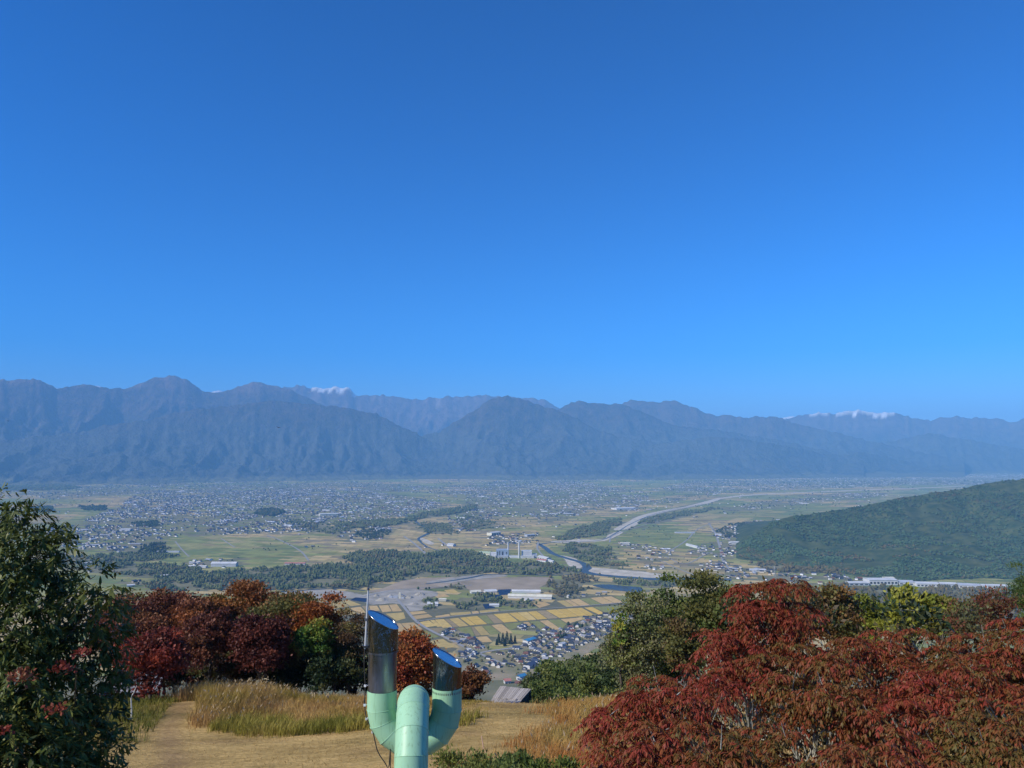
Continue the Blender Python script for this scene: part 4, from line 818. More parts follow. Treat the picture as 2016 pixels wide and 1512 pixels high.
# gravel works
o = G(787, 1178); t = thing('gravel_works', 'grey gravel works with a pale batching tower at the road end', 'gravel works', (o[0], o[1], 0))
mb = MB(); mb.box((0, 0, 7), (6, 6, 14)); mb.box((0, 0, 15.2), (4.4, 4.4, 2.4)); add('tower', mb.mesh('tower'), CREAM, t)
mb = MB(); mb.tube([(2.5, 1, 12), (16, 6, 4), (26, 10, 0.5)], 0.9, 6); add('conveyor', mb.mesh('conveyor'), GREYW, t)
mb = MB(); mb.box((-12, 4, 3), (12, 8, 6)); mb.box((-26, 8, 2.2), (9, 7, 4.4)); mb.box((9, -6, 2), (8, 6, 4)); w_ = add('shed', mb.mesh('shed'), GREYW, t); w_['kind'] = 'stuff'
def heap(px, py, r, h, label, seed):
    c = G(px, py); mb = MB(); V = []; F = []; n_ = 14; rg = np.random.default_rng(seed)
    for k, (rr_, hh) in enumerate(((1, 0), (0.72, 0.4), (0.4, 0.78), (0.12, 1.0))):
        for i in range(n_):
            a_ = i * 6.283 / n_; q = rr_ * r * (0.85 + 0.3 * rg.random()); V.append((c[0] + q * math.cos(a_), c[1] + q * math.sin(a_), 0.4 + hh * h * (0.9 + 0.2 * rg.random())))
    for k in range(3):
        for i in range(n_): F.append([k * n_ + i, k * n_ + (i + 1) % n_, (k + 1) * n_ + (i + 1) % n_, (k + 1) * n_ + i])
    V.append((c[0], c[1], 0.4 + h)); mb.put(V, F); mb.put(np.array(V), [[3 * n_ + i, 3 * n_ + (i + 1) % n_, 4 * n_] for i in range(n_)])
    add('gravel_heap', mb.mesh('gravel_heap'), M['grey_gravel'], label=label, category='gravel heap', group='heaps at the gravel works')
for i, (px, py, r, h, lb) in enumerate(((752, 1182, 17, 7, 'broad grey heap left of the road end'), (741, 1174, 9, 6, 'small grey heap near the rod-side edge of the works'), (806, 1177, 13, 6, 'grey heap just right of the batching tower'), (827, 1171, 16, 7, 'pale heap at the far right of the works'), (815, 1190, 15, 4, 'low grey heap right of the farm road'), (768, 1174, 8, 5, 'small heap between tower and broad heap'))):
    heap(px, py, r, h, lb, i)
# white factories at the foot of the hill
for pa, pb, dep, h, rh, wm, rm, lab, bays in (
        ((1712, 1152), (1768, 1152), 44, 15, 1.5, WHITE, WHITE, 'tallest white factory block below the wooded hill', 8), ((1672, 1153), (1711, 1153), 30, 8, 2, GREYW, WHITE, 'low white hall left of the tallest factory', 4),
        ((1770, 1152), (1800, 1153), 36, 9, 4, WHITE, GREYW, 'grey gabled hall right of the tallest factory', 3), ((1805, 1155), (1850, 1156), 40, 9, 3, WHITE, WHITE, 'wide white factory hall under the hill', 6),
        ((1852, 1156), (1885, 1157), 30, 10, 3, GREYW, WHITE, 'pale hall between the wide factories', 3), ((1888, 1158), (1930, 1160), 36, 9, 4, WHITE, GREYW, 'grey roofed long hall near the red shrub', 5),
        ((1934, 1159), (1985, 1160), 30, 9, 2, WHITE, WHITE, 'farthest right white factory hall', 5), ((1745, 1146), (1762, 1146), 26, 12, 2, CREAM, CREAM, 'cream office block behind the tallest factory', 3)):
    shed('factory_building', lab, 'factory', pa, pb, dep, h, rh, wm, rm, 'factories at the foot of the wooded hill', bays)
for pa, pb, dep, h, rh, wm, rm, lab in (
        ((1214, 1004), (1252, 1003), 90, 10, 4, WHITE, WHITE, 'large white works by the upper gravel riverbed'), ((415, 1116), (464, 1116), 26, 11, 5, GREYW, WHITE, 'big white roofed hall at the edge of the left wood'),
        ((370, 1117), (405, 1118), 14, 5, 2, WHITE, WHITE, 'long narrow white greenhouse left of the big hall'), ((372, 1110), (390, 1110), 14, 5, 2, WHITE, WHITE, 'short white greenhouse above the narrow one'),
        ((308, 1088), (352, 1088), 14, 4, 2, WHITE, GREYW, 'thin white greenhouse row on the left fields'), ((165, 1112), (181, 1110), 14, 5, 2, WHITE, WHITE, 'white greenhouse beside the upper left wood'),
        ((315, 1137), (336, 1135), 12, 5, 2, WHITE, WHITE, 'white shed in the middle of the left wood'), ((250, 1156), (265, 1155), 12, 5, 2, WHITE, WHITE, 'white shed beside the red treetops'),
        ((1330, 1050), (1368, 1050), 26, 4, 2, WHITE, GREYW, 'grey greenhouse block on the right bank fields'), ((1438, 1072), (1462, 1072), 30, 9, 3, WHITE, WHITE, 'white warehouse at the tip of the wooded hill'),
        ((560, 1112), (600, 1112), 14, 5, 3, GREYW, REDW, 'red roofed barn by the left wood'), ((745, 1046), (758, 1043), 16, 8, 3, WHITE, WHITE, 'white roofed hall by the left stream woods'),
        ((880, 1075), (892, 1076), 22, 8, 3, WHITE, WHITE, 'white shed by the dyke road'), ((630, 1016), (665, 1015), 60, 12, 3, CREAM, WHITE, 'cream school-like block in the middle of the left town'),
        ((235, 1046), (255, 1046), 40, 9, 3, WHITE, WHITE, 'white hall in the front of the left town'), ((90, 1095), (130, 1092), 16, 4, 2, WHITE, WHITE, 'white greenhouse beside the leafy tree'),
        ((1222, 1072), (1240, 1072), 18, 7, 2, WHITE, CREAM, 'cream works at the bend of the dyke road'), ((1350, 1074), (1372, 1080), 14, 7, 2, WHITE, WHITE, 'white hall between the right bank hamlets')):
    shed('hall', lab, 'hall', pa, pb, dep, h, rh, wm, rm, 'larger halls scattered over the valley')
shed('warehouse', 'bright blue roofed warehouse beside the village road', 'warehouse', (1039, 1268), (1056, 1263), 14, 6, 2.5, WHITE, BLUER, bays=6)
shed('village_hall', 'tall white walled building in the village middle', 'building', (1107, 1277), (1114, 1275), 10, 9, 1.5, WHITE, GREYW, bays=2)
shed('farmhouse', 'large slate blue roofed house at the near edge of the village', 'house', (1043, 1318), (1056, 1312), 14, 6, 4, WHITE, simple('slate_blue_tile', (0.04, 0.055, 0.1), (0.07, 0.085, 0.14), 0.5, 0.45), bays=3)
shed('farmhouse', 'red roofed house just behind the plank roofed hut', 'house', (994, 1348), (1006, 1347), 9, 5.5, 3.2, WHITE, REDW, bays=2)
shed('farmhouse', 'bright blue roofed house beside the red roofed one', 'house', (1024, 1340), (1036, 1336), 9, 5.5, 3.2, WHITE, BLUER, bays=2)
shed('billboard_building', 'small white box building at the end of the farm road', 'building', (922, 1286), (928, 1285), 6, 7, 0.6, WHITE, WHITE)
# pylon below the hill
o = G(1525, 1136); t = thing('power_pylon', 'thin steel lattice pylon below the wooded hill', 'pylon', (o[0], o[1], 0))
for sx in (-1, 1):
    for sy in (-1, 1):
        mb = MB(); mb.tube([(sx * 3, sy * 3, 0), (sx * 1.1, sy * 1.1, 22), (0.3 * sx, 0.3 * sy, 34)], 0.22, 4); add('leg', mb.mesh('leg'), GREYW, t)
for z, w in ((22, 7), (27, 6), (32, 4.5)):
    mb = MB(); mb.box((0, 0, z), (w * 2, 0.4, 0.4)); add('cross_arm', mb.mesh('cross_arm'), GREYW, t)

# ------------------------------------------------------------------ vegetation builders
def leaf_faces(c, axis, side, L, W, hexa=False):
    k = len(c); L = np.broadcast_to(L, (k,))[:, None]; W = np.broadcast_to(W, (k,))[:, None]
    if not hexa:
        V = np.stack([c, c + axis * L * 0.45 + side * W / 2, c + axis * L, c + axis * L * 0.45 - side * W / 2], 1).reshape(-1, 3)
        b = (np.arange(k) * 4)[:, None]
        return V, np.concatenate([b + [0, 1, 2], b + [0, 2, 3]]), 4
    nrm = np.cross(axis, side)
    V = np.stack([c, c + axis * L * 0.33 + side * W / 2 + nrm * W * 0.12, c + axis * L * 0.7 + side * W * 0.36 + nrm * W * 0.02, c + axis * L - nrm * W * 0.15, c + axis * L * 0.7 - side * W * 0.36 + nrm * W * 0.02, c + axis * L * 0.33 - side * W / 2 + nrm * W * 0.12], 1).reshape(-1, 3)
    b = (np.arange(k) * 6)[:, None]
    return V, np.concatenate([b + [0, 1, 5], b + [1, 4, 5], b + [1, 2, 4], b + [2, 3, 4]]), 6
def unit(v): return v / (np.linalg.norm(v, axis=-1, keepdims=True) + 1e-9)
def perp(a, r):
    s_ = r.normal(size=a.shape); s_ -= a * (s_ * a).sum(-1, keepdims=True); return unit(s_)
def pal_pick(pal, w):                               # w in 0..1 along a palette of colours
    pal = np.asarray(pal, float); x = np.clip(w, 0, 0.999) * (len(pal) - 1); i = x.astype(int); f = (x - i)[:, None]
    return pal[i] * (1 - f) + pal[np.minimum(i + 1, len(pal) - 1)] * f
def pads_in(c, rad, n_, pr, seed, low=-0.85):       # clump centres through a crown's outer volume
    r = np.random.default_rng(seed); out = []
    c = np.asarray(c, float); rad = np.asarray(rad, float); tries = 0
    while len(out) < n_ and tries < 4000:
        tries += 1
        d = unit(r.normal(size=3)); 
        if d[2] < low: continue
        q = c + d * rad * r.uniform(0.4, 1.0) * (0.62 + 0.72 * vn(np.array([d[0] * 2.2 + seed]), np.array([d[1] * 2 + d[2]]), 3)[0])
        if all(np.linalg.norm((q - o_[:3]) / rad) > 0.19 for o_ in out) or tries > 2500:
            s_ = pr * r.uniform(0.7, 1.25); out.append(np.array([*q, s_, s_, s_ * 0.62]))
    return np.array(out)
def crown_cards(pads, per, L, W, pal, seed, tone=None, up=0.3, spread=0.35, shade=0.25):
    r = np.random.default_rng(seed); Cs = []; Ws = []; Ax = []
    for k, p in enumerate(pads):
        m_ = max(8, int(per * (p[3] ** 2)))
        d = unit(r.normal(size=(m_, 3))); d[:, 2] = np.where(d[:, 2] < -0.35, -d[:, 2], d[:, 2])
        rad = 0.55 + 0.5 * r.random((m_, 1)) ** 0.7
        q = p[:3] + d * rad * p[3:6] * (1 + 0.33 * r.normal(size=(m_, 1)))
        Cs.append(q); Ax.append(unit(d * 0.6 + r.normal(size=(m_, 3)) * 0.8 + np.array([0, 0, up])))
        t0 = r.random() if tone is None else tone(p)
        Ws.append(np.clip(t0 + spread * (r.random(m_) - 0.5), 0, 1))
    C_ = np.concatenate(Cs); A_ = np.concatenate(Ax); w = np.concatenate(Ws); S_ = perp(A_, r)
    j = 0.75 + 0.5 * r.random(len(C_))
    V, F, nv = leaf_faces(C_, A_, S_, L * j, W * j)
    col = pal_pick(pal, w) * (1 - shade / 2 + shade * r.random((len(C_), 1)))
    return V, F, np.repeat(col, nv, axis=0)
def limbs(mb, base, top, pads, r0, seed, limb_r=0.03, frac=0.35, sag=0.1, keep=1.0, n_=4, twigs=3):
    r = np.random.default_rng(seed); base = np.asarray(base, float); top = np.asarray(top, float)
    ax = top - base; k = 9; t = np.linspace(0, 1, k)[:, None]
    wob = np.cumsum(r.normal(0, 0.02, (k, 3)), axis=0) * np.linalg.norm(ax); wob[:, 2] = 0; wob -= wob[:1]
    tr = base + ax * t + wob; rad = r0 * (1 - 0.8 * t[:, 0]) ; rad[0] *= 1.35
    mb.tube(tr, rad, 8)
    for p in pads:
        if r.random() > keep: continue
        h = np.clip((p[2] - base[2]) / (top[2] - base[2] + 1e-6), 0.15, 1.1); s_ = np.clip(h - frac * r.uniform(0.5, 1.2), 0.22, 0.95)
        i = s_ * (k - 1); i0_ = int(min(i, k - 2)); a_ = tr[i0_] + (tr[i0_ + 1] - tr[i0_]) * (i - i0_)
        b_ = np.asarray(p[:3]); mid = (a_ + b_) / 2 + r.normal(0, 0.06, 3) * np.linalg.norm(b_ - a_) + np.array([0, 0, sag * np.linalg.norm(b_ - a_)])
        u_ = np.linspace(0, 1, 6)[:, None]; cv = (1 - u_) ** 2 * a_ + 2 * u_ * (1 - u_) * mid + u_ ** 2 * b_
        lr = limb_r * (0.6 + 0.8 * r.random()); mb.tube(cv[::1 if n_ > 4 else 2], np.linspace(lr, lr * 0.25, 6)[::1 if n_ > 4 else 2], n_, cap=False)
        for q in range(twigs):                      # twigs out to the edge of the clump
            e = b_ + unit(r.normal(size=3) + [0, 0, 0.4]) * p[3] * 0.9; st = cv[r.integers(3, 6)]
            mb.tube([st, (st + e) / 2 + r.normal(0, 0.05, 3) * p[3], e], [lr * 0.35, lr * 0.22, lr * 0.1], 3, cap=False)
def tree(name, label, cat, bx, by, pads, leaf, bark, r0, seed, group=None, top=None, limb_r=0.04, sag=0.1, leafmat=None, bz=None, keep=1.0, twigs=3):
    bz = tz(bx, by) - 0.1 if bz is None else bz
    t = thing(name, label, cat, (bx, by, bz), 0, group); off = np.array([bx, by, bz])
    pl = pads.copy(); pl[:, :3] -= off
    if top is None: top = np.array([pl[:, 0].mean() * 0.8, pl[:, 1].mean() * 0.8, np.percentile(pl[:, 2], 85 if name != 'sumac_tree' else 45)])
    else: top = np.asarray(top) - off
    mb = MB(); limbs(mb, (0, 0, 0), top, pl, r0, seed, limb_r, sag=sag, keep=keep, twigs=twigs); add('trunk', mb.mesh('trunk', smooth=True), bark, t)
    V, F, C_ = leaf(pl); add('crown', mesh_np('crown', V, F, C_), leafmat or M['leaf'], t)
    return t
# palettes (leaf albedo)
RED = [(0.1848, 0.037, 0.0238), (0.2772, 0.0502, 0.029), (0.3696, 0.0766, 0.0343)]
DKRED = [(0.1102, 0.0363, 0.0233), (0.1814, 0.057, 0.0337), (0.2398, 0.0881, 0.0441)]
ORANGE = [(0.3203, 0.099, 0.0291), (0.4222, 0.1602, 0.0364), (0.495, 0.2257, 0.0582)]
RUST = [(0.1716, 0.0715, 0.0286), (0.2431, 0.1144, 0.04), (0.3146, 0.1573, 0.0572)]
OLIVE = [(0.0972, 0.1017, 0.0299), (0.1644, 0.1495, 0.0389), (0.2691, 0.1495, 0.0389)]
GREEN = [(0.0673, 0.1046, 0.0269), (0.1196, 0.1615, 0.0404), (0.1869, 0.2018, 0.0523)]
BRGREEN = [(0.087, 0.174, 0.029), (0.174, 0.261, 0.0406), (0.348, 0.3045, 0.0508)]
YGREEN = [(0.154, 0.182, 0.0252), (0.252, 0.266, 0.0364), (0.364, 0.336, 0.056)]
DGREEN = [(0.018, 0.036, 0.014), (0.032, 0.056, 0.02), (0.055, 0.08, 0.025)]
GREYG = [(0.1, 0.1063, 0.05), (0.15, 0.15, 0.075), (0.2125, 0.1938, 0.1)]
BROWN = [(0.09, 0.05, 0.026), (0.13, 0.075, 0.036), (0.18, 0.105, 0.045)]

def round_tree(name, label, px, ytop, ybot, wpx, d, pal, seed, group=None, n_=34, per=420, L=0.2, W=0.14, tone=None, cat='tree', pr=None, bark=None, deep=0.9, spread=0.35, bot=None, keep=1.0):
    tp = P(px, ytop, d); bt = P(px, ybot, d); w = wpx / FPX * d / 2; h = (tp[2] - bt[2]) / 2
    c = np.array([tp[0], d, (tp[2] + bt[2]) / 2]); pr = pr or 0.25 * min(w, h) + 0.12; n_ = int(n_ * 1.5); per = per * 1.15
    pads = pads_in(c, (max(w - pr * 0.5, .2), w * deep, max(h - pr * 0.4, .2)), n_, pr, seed)
    by = d; bx = c[0]
    return tree(name, label, cat, bx, by, pads, lambda pl: crown_cards(pl, per, L, W, pal, seed, tone, spread=spread), bark or M['bark'], 0.05 + 0.035 * h, seed, group, limb_r=0.012 + 0.008 * h, keep=keep * 0.75, twigs=1)

GA = 'autumn trees behind the tall grass'
round_tree('maple_tree', 'broad dark red-brown maple behind the leafy green tree', 290, 1176, 1310, 230, 61, [DKRED[0], DKRED[2], RUST[1], DKRED[1]], 1, GA, 60)
round_tree('maple_tree', 'bright red low maple over the pale roofed shed', 305, 1226, 1362, 140, 48, [DKRED[1], RED[0], RED[1], RED[2]], 2, GA, 40)
round_tree('maple_tree', 'rusty red maple behind the bright red one', 385, 1162, 1320, 170, 63, [DKRED[2], RUST[1], ORANGE[0]], 3, GA, 54)
round_tree('maple_tree', 'brown-red leaning maple with bare lower branches', 415, 1205, 1318, 130, 56, [DKRED[0], DKRED[1], RUST[0]], 4, GA, 34)
round_tree('maple_tree', 'orange topped maple with yellow-green leaves at its left', 440, 1156, 1300, 110, 65, [OLIVE[1], ORANGE[1], RUST[1], ORANGE[0]], 5, GA, 40)
round_tree('maple_tree', 'tall rusty orange tree highest of the autumn row', 500, 1148, 1300, 140, 66, [RUST[1], ORANGE[0], RUST[2], OLIVE[1]], 6, GA, 46)
round_tree('maple_tree', 'round dark crimson maple in front of the olive tree', 518, 1208, 1335, 116, 54.5, [(0.08, 0.024, 0.018), (0.13, 0.036, 0.024), (0.18, 0.05, 0.03)], 7, GA, 54)
round_tree('maple_tree', 'olive and brown tree behind the crimson maple', 560, 1166, 1325, 150, 60, [OLIVE[0], OLIVE[1], OLIVE[0], RUST[2]], 8, GA, 60)
round_tree('maple_tree', 'orange crowned tree at the end of the autumn row', 622, 1182, 1330, 120, 59, [OLIVE[0], OLIVE[1], RUST[1], ORANGE[1], ORANGE[0]], 9, GA, 50, tone=lambda p: np.clip(0.1 + 0.3 * (p[2] - 3.5), 0, 1))
round_tree('maple_tree', 'bright green leafed tree low in front of the orange crown', 622, 1228, 1310, 84, 55.5, [DGREEN[2], BRGREEN[0], BRGREEN[1], (0.3, 0.2, 0.03)], 10, GA, 40)
round_tree('maple_tree', 'thin brown tree beside the tall steel flue', 690, 1208, 1345, 90, 57, [BROWN[0], BROWN[1], BROWN[2], OLIVE[1]], 11, GA, 44, per=560, L=0.14, W=0.08)
round_tree('maple_tree', 'orange and red tree between the two flue pipes', 812, 1250, 1392, 118, 57, [ORANGE[0], RED[1], ORANGE[1], RUST[2]], 12, GA, 54)
round_tree('maple_tree', 'small dark rusty tree right of the short flue pipe', 926, 1316, 1385, 66, 67, [DKRED[0], RUST[0], RUST[1]], 13, GA, 30)
round_tree('maple_tree', 'brown treetop just right of the leafy green tree', 235, 1172, 1320, 130, 65, [RUST[0], DKRED[1], OLIVE[1], RUST[1]], 14, GA, 44)
round_tree('maple_tree', 'dark undergrowth tree below the orange crown', 660, 1280, 1362, 140, 55, [DGREEN[0], DGREEN[1], OLIVE[0]], 15, GA, 40)
round_tree('maple_tree', 'dark leafy bush under the bare maple branches', 440, 1285, 1345, 140, 57.5, [DGREEN[0], DKRED[0], OLIVE[0]], 16, GA, 34)
round_tree('maple_tree', 'brownish treetop between the rusty and orange trees', 345, 1160, 1290, 120, 66, [RUST[0], DKRED[1], RUST[1], ORANGE[0]], 17, GA, 40)
round_tree('maple_tree', 'orange-brown treetop behind the olive tree', 590, 1162, 1290, 100, 65, [RUST[1], OLIVE[1], ORANGE[0], RUST[2]], 18, GA, 40)
for i, (px, yt, yb, w, d, pal, lab) in enumerate(((262, 1318, 1372, 90, 58, [DGREEN[0], OLIVE[0]], 'dark bush behind the pale roofed shed'), (345, 1300, 1362, 110, 60, [DGREEN[0], DKRED[0]], 'dark bush right of the pale roofed shed'),
        (410, 1300, 1358, 110, 60.5, [DGREEN[0], DGREEN[1]], 'dark bush behind the highest grass'), (485, 1298, 1355, 110, 60, [DGREEN[0], DKRED[0]], 'dark bush below the crimson maple'), (560, 1296, 1358, 110, 60, [DGREEN[0], DGREEN[1]], 'dark bush left of the bright green tree'),
        (600, 1305, 1365, 100, 57, [DGREEN[0], DGREEN[1]], 'dark bush under the bright green tree'), (700, 1300, 1372, 90, 58.5, [DGREEN[0], BROWN[0]], 'dark bush beside the foot of the flue rod'), (760, 1320, 1385, 90, 60, [DGREEN[0], DGREEN[1]], 'dark bush seen between the flue pipes'), (825, 1352, 1402, 100, 56.5, [DGREEN[0], DKRED[0]], 'dark foot bush below the orange and red tree'), (908, 1358, 1395, 74, 66.5, [DGREEN[0], DKRED[0]], 'dark foot bush below the small rusty tree'))):
    round_tree('bush', lab, px, yt, yb, w, d, pal, 120 + i, 'dark bushes under the autumn trees', 26, per=230, L=0.28, W=0.2, cat='bush')
# right side trees beyond the red ones
GB = 'green trees right of the plank roofed hut'
round_tree('broadleaf_tree', 'grey-green loose tree nearest the village', 1258, 1168, 1390, 130, 46, [GREYG[1], GREEN[1], GREYG[2], GREEN[2]], 21, GB, 52, per=420, L=0.17, W=0.1, spread=0.5)
round_tree('broadleaf_tree', 'bright green sprays at the edge of the grey-green tree', 1222, 1205, 1290, 44, 45, BRGREEN, 22, GB, 14, per=260, L=0.2, W=0.12)
round_tree('broadleaf_tree', 'dark green tree behind the grey-green one', 1320, 1156, 1390, 140, 50, GREEN, 23, GB, 44)
round_tree('broadleaf_tree', 'olive green tree left of the tallest red treetop', 1405, 1134, 1340, 170, 48, [GREEN[1], OLIVE[0], OLIVE[1]], 24, GB, 46)
round_tree('broadleaf_tree', 'brown-olive treetop peeping over the tallest red crown', 1560, 1134, 1280, 110, 36, [OLIVE[0], BROWN[2], OLIVE[1]], 33, GB, 34, per=560, L=0.16, W=0.1)
round_tree('broadleaf_tree', 'brownish olive tree between green and red crowns', 1345, 1215, 1340, 90, 36, [OLIVE[0], OLIVE[1], BROWN[1]], 25, GB, 34, per=600, L=0.16, W=0.1)
round_tree('broadleaf_tree', 'brown-green treetop right of the tallest red treetop', 1632, 1150, 1290, 120, 34, [OLIVE[0], OLIVE[1], BROWN[1], OLIVE[2]], 26, GB, 44, per=700, L=0.15, W=0.1)
round_tree('broadleaf_tree', 'yellow-green rounded treetop beside the brown-green one', 1700, 1176, 1290, 90, 40, [GREEN[1], YGREEN[0], YGREEN[1]], 27, GB, 34, per=500, L=0.17, W=0.12)
round_tree('broadleaf_tree', 'bright yellow-green treetop under the white factories', 1790, 1150, 1270, 110, 37, YGREEN, 28, GB, 34, per=480, L=0.19, W=0.13, pr=0.42)
round_tree('broadleaf_tree', 'yellow-green treetop right of the brightest one', 1858, 1166, 1270, 80, 36, [YGREEN[0], YGREEN[1], OLIVE[1]], 29, GB, 28, per=480, L=0.18, W=0.12, pr=0.4)
round_tree('broadleaf_tree', 'thin dark red bush under the far right factories', 1945, 1160, 1270, 110, 30, [DKRED[0], DKRED[1], OLIVE[0]], 30, GB, 34, per=420, L=0.13, W=0.06, keep=1.0)
round_tree('broadleaf_tree', 'grey-green bush between the yellow treetop and the red bush', 1895, 1185, 1280, 80, 27, [GREYG[1], OLIVE[0], DKRED[1]], 31, GB, 26, per=420, L=0.12, W=0.06)
round_tree('pine_tree', 'dark green pine top at the right picture edge', 2016, 1110, 1240, 70, 33, [(0.03, 0.06, 0.015), (0.07, 0.11, 0.025), (0.11, 0.15, 0.03)], 32, None, 34, per=1100, L=0.16, W=0.03)
GS = 'bushes on the slope right of the hut'
for i, (px, yt, yb, w, d, pal, lab) in enumerate((
        (1070, 1345, 1400, 80, 74, GREEN, 'green bush directly right of the plank roofed hut'), (1105, 1322, 1400, 110, 88, [DGREEN[2], GREEN[1], GREEN[2]], 'rounded green bush up the slope from the hut'),
        (1150, 1296, 1390, 120, 98, [GREEN[0], GREEN[1], GREYG[1]], 'green tree crown in the middle of the slope'), (1190, 1276, 1380, 110, 104, [DGREEN[2], GREEN[0], DGREEN[1]], 'dark green crown high on the slope'),
        (1215, 1262, 1360, 90, 96, [GREYG[0], GREYG[1], GREEN[1]], 'grey-green crown at the upper end of the slope'), (1170, 1322, 1400, 90, 78, [OLIVE[0], GREEN[1], (0.17, 0.16, 0.04)], 'yellowish green bush on the slope'),
        (1225, 1300, 1390, 90, 70, [DGREEN[1], DGREEN[2], GREEN[0]], 'darkest green bush beside the red leaves'), (1120, 1362, 1412, 110, 66, GREEN, 'low green bush at the foot of the slope trees'),
        (1180, 1368, 1420, 110, 60, [GREEN[1], GREEN[2], YGREEN[0]], 'light green bush at the meadow edge'), (1060, 1380, 1412, 60, 64, [GREEN[0], GREEN[1], OLIVE[0]], 'small bush at the front right corner of the hut'),
        (950, 1384, 1408, 30, 59, [GREEN[0], OLIVE[0], OLIVE[1]], 'small green shrub at the left side of the hut'), (1090, 1300, 1350, 70, 118, GREEN, 'distant green crown above the hut roof'), (1055, 1330, 1370, 70, 110, [GREEN[0], GREYG[1]], 'farthest low crown behind the hut'))):
    round_tree('bush', lab, px, yt, yb, w, d, pal, 50 + i, GS, 36, per=250 * (70 / d) ** 1.6, L=0.0034 * d, W=0.0024 * d, cat='bush')
# low plants at the bottom edge
for i, (px, yt, w, d, pal, lab) in enumerate(((905, 1490, 130, 23, [GREEN[1], GREEN[2], YGREEN[0]], 'low green weeds right of the flue foot'), (1005, 1482, 90, 23.5, [GREEN[0], GREEN[1]], 'dark fern-like weeds at the bottom edge'), (1085, 1496, 120, 22.5, [GREEN[0], GREEN[1], YGREEN[0]], 'light green weeds left of the red tree foot'), (960, 1502, 120, 22, [GREEN[1], GREEN[2]], 'grass-green weeds in the bottom middle'))):
    tp = P(px, yt, d); w_ = w / FPX * d / 2; c = np.array([tp[0], d, tp[2] - 0.5]); pads = pads_in(c, (w_, w_ * 0.8, 0.4), 16, 0.3, 80 + i)
    tree('weed_patch', lab, 'weeds', tp[0], d, pads, lambda pl: crown_cards(pl, 2600, 0.12, 0.045, pal, 80 + i, up=0.9), M['bark'], 0.02, 80 + i, 'weeds at the foot of the flue', limb_r=0.008)

# the leafy green tree on the left: hanging lance leaves on sprays
def sprays(pads, per, seed, pal, Lf=0.13, Wf=0.036, nl=10, tw=0.3):
    r = np.random.default_rng(seed); Vs = []; Fs = []; Cs = []; n0 = 0
    for p in pads:
        m_ = int(per * p[3] ** 2)
        d = unit(r.normal(size=(m_, 3))); rad = r.uniform(0.5, 1.02, (m_, 1)); st = p[:3] + d * rad * p[3:6]
        dr = unit(d * np.array([1, 1, 0.6]) + r.normal(size=(m_, 3)) * 0.45 + [0, 0, 0.05])
        t_ = np.linspace(0.1, 1, nl)[None, :, None]
        pos = st[:, None] + dr[:, None] * t_ * tw + np.array([0, 0, -0.16]) * t_ ** 2 * tw
        pos = pos.reshape(-1, 3); dd = np.repeat(dr, nl, axis=0)
        sd = perp(dd, r); ax = unit(dd * 0.55 + sd * 0.6 + np.array([0, 0, -0.55]) + r.normal(size=dd.shape) * 0.2)
        side = unit(np.cross(ax, np.array([0, 0, 1.0]) + r.normal(size=dd.shape) * 0.35))
        j = 0.7 + 0.5 * r.random(len(pos)); V, F, nv = leaf_faces(pos, ax, side, Lf * j, Wf * j, True)
        w = np.clip(r.random() * 0.5 + 0.5 * r.random(len(pos)), 0, 1)
        Vs.append(V); Fs.append(F + n0); n0 += len(V); Cs.append(np.repeat(pal_pick(pal, w), nv, axis=0))
    return np.concatenate(Vs), np.concatenate(Fs), np.concatenate(Cs)
LP = [(0, 1000, .42, 15.5), (45, 1035, .40, 15.2), (-50, 1050, .6, 15.6), (70, 1075, .5, 15), (112, 1072, .28, 14.8), (10, 1110, .65, 14.6), (-80, 1150, .8, 15.2), (60, 1150, .55, 15.4), (95, 1130, .4, 15.6), (178, 1140, .26, 15.0), (205, 1165, .26, 14.8), (160, 1168, .26, 14.8), (195, 1205, .40, 15.6), (120, 1215, .5, 15.8),
      (30, 1220, .7, 14.4), (-70, 1280, .9, 14.6), (215, 1255, .33, 16), (150, 1280, .6, 16), (70, 1300, .7, 15), (200, 1330, .42, 16), (228, 1350, .28, 15.8), (0, 1370, .75, 14), (120, 1370, .65, 15.2), (190, 1400, .42, 15.8), (60, 1440, .7, 14.2), (-60, 1450, .9, 14.2), (150, 1455, .55, 15), (205, 1480, .36, 15.2), (222, 1500, .24, 14.8), (30, 1510, .7, 13.6), (120, 1520, .6, 14.4), (-150, 1200, 1.0, 15.5), (-160, 1400, 1.1, 15), (180, 1560, .5, 14.6), (60, 1600, .8, 14)]
pads = np.array([[*P(px, py, d), r_, r_, r_ * 0.85] for px, py, r_, d in LP])
tree('chestnut_tree', 'tall leafy green tree with hanging narrow leaves at the left edge', 'tree', -11.2, 15.4, pads, lambda pl: sprays(pl, 280, 5, [(0.035, 0.052, 0.012), (0.09, 0.115, 0.024), (0.24, 0.24, 0.055)], Lf=0.18, Wf=0.048), M['bark'], 0.2, 5, top=P(-90, 1060, 15.4), limb_r=0.035, leafmat=M['leaf_gloss'])
# red maple sprays showing through it
pads = np.array([[*P(px, py, d), r_, r_ * 0.8, r_ * 0.6] for px, py, r_, d in ((122, 1320, .16, 12.6), (45, 1336, .2, 12.7), (108, 1402, .13, 12.6), (235, 1345, .3, 17.5), (215, 1372, .25, 17), (160, 1290, .12, 13), (250, 1330, .2, 18), (10, 1440, .1, 12.6))])
tree('maple_tree', 'thin red maple with leaf sprays showing among the green tree', 'tree', -8.2, 16.6, pads, lambda pl: crown_cards(pl, 3000, 0.07, 0.05, [RED[0], RED[1], DKRED[2]], 77), M['bark'], 0.05, 77, limb_r=0.012)

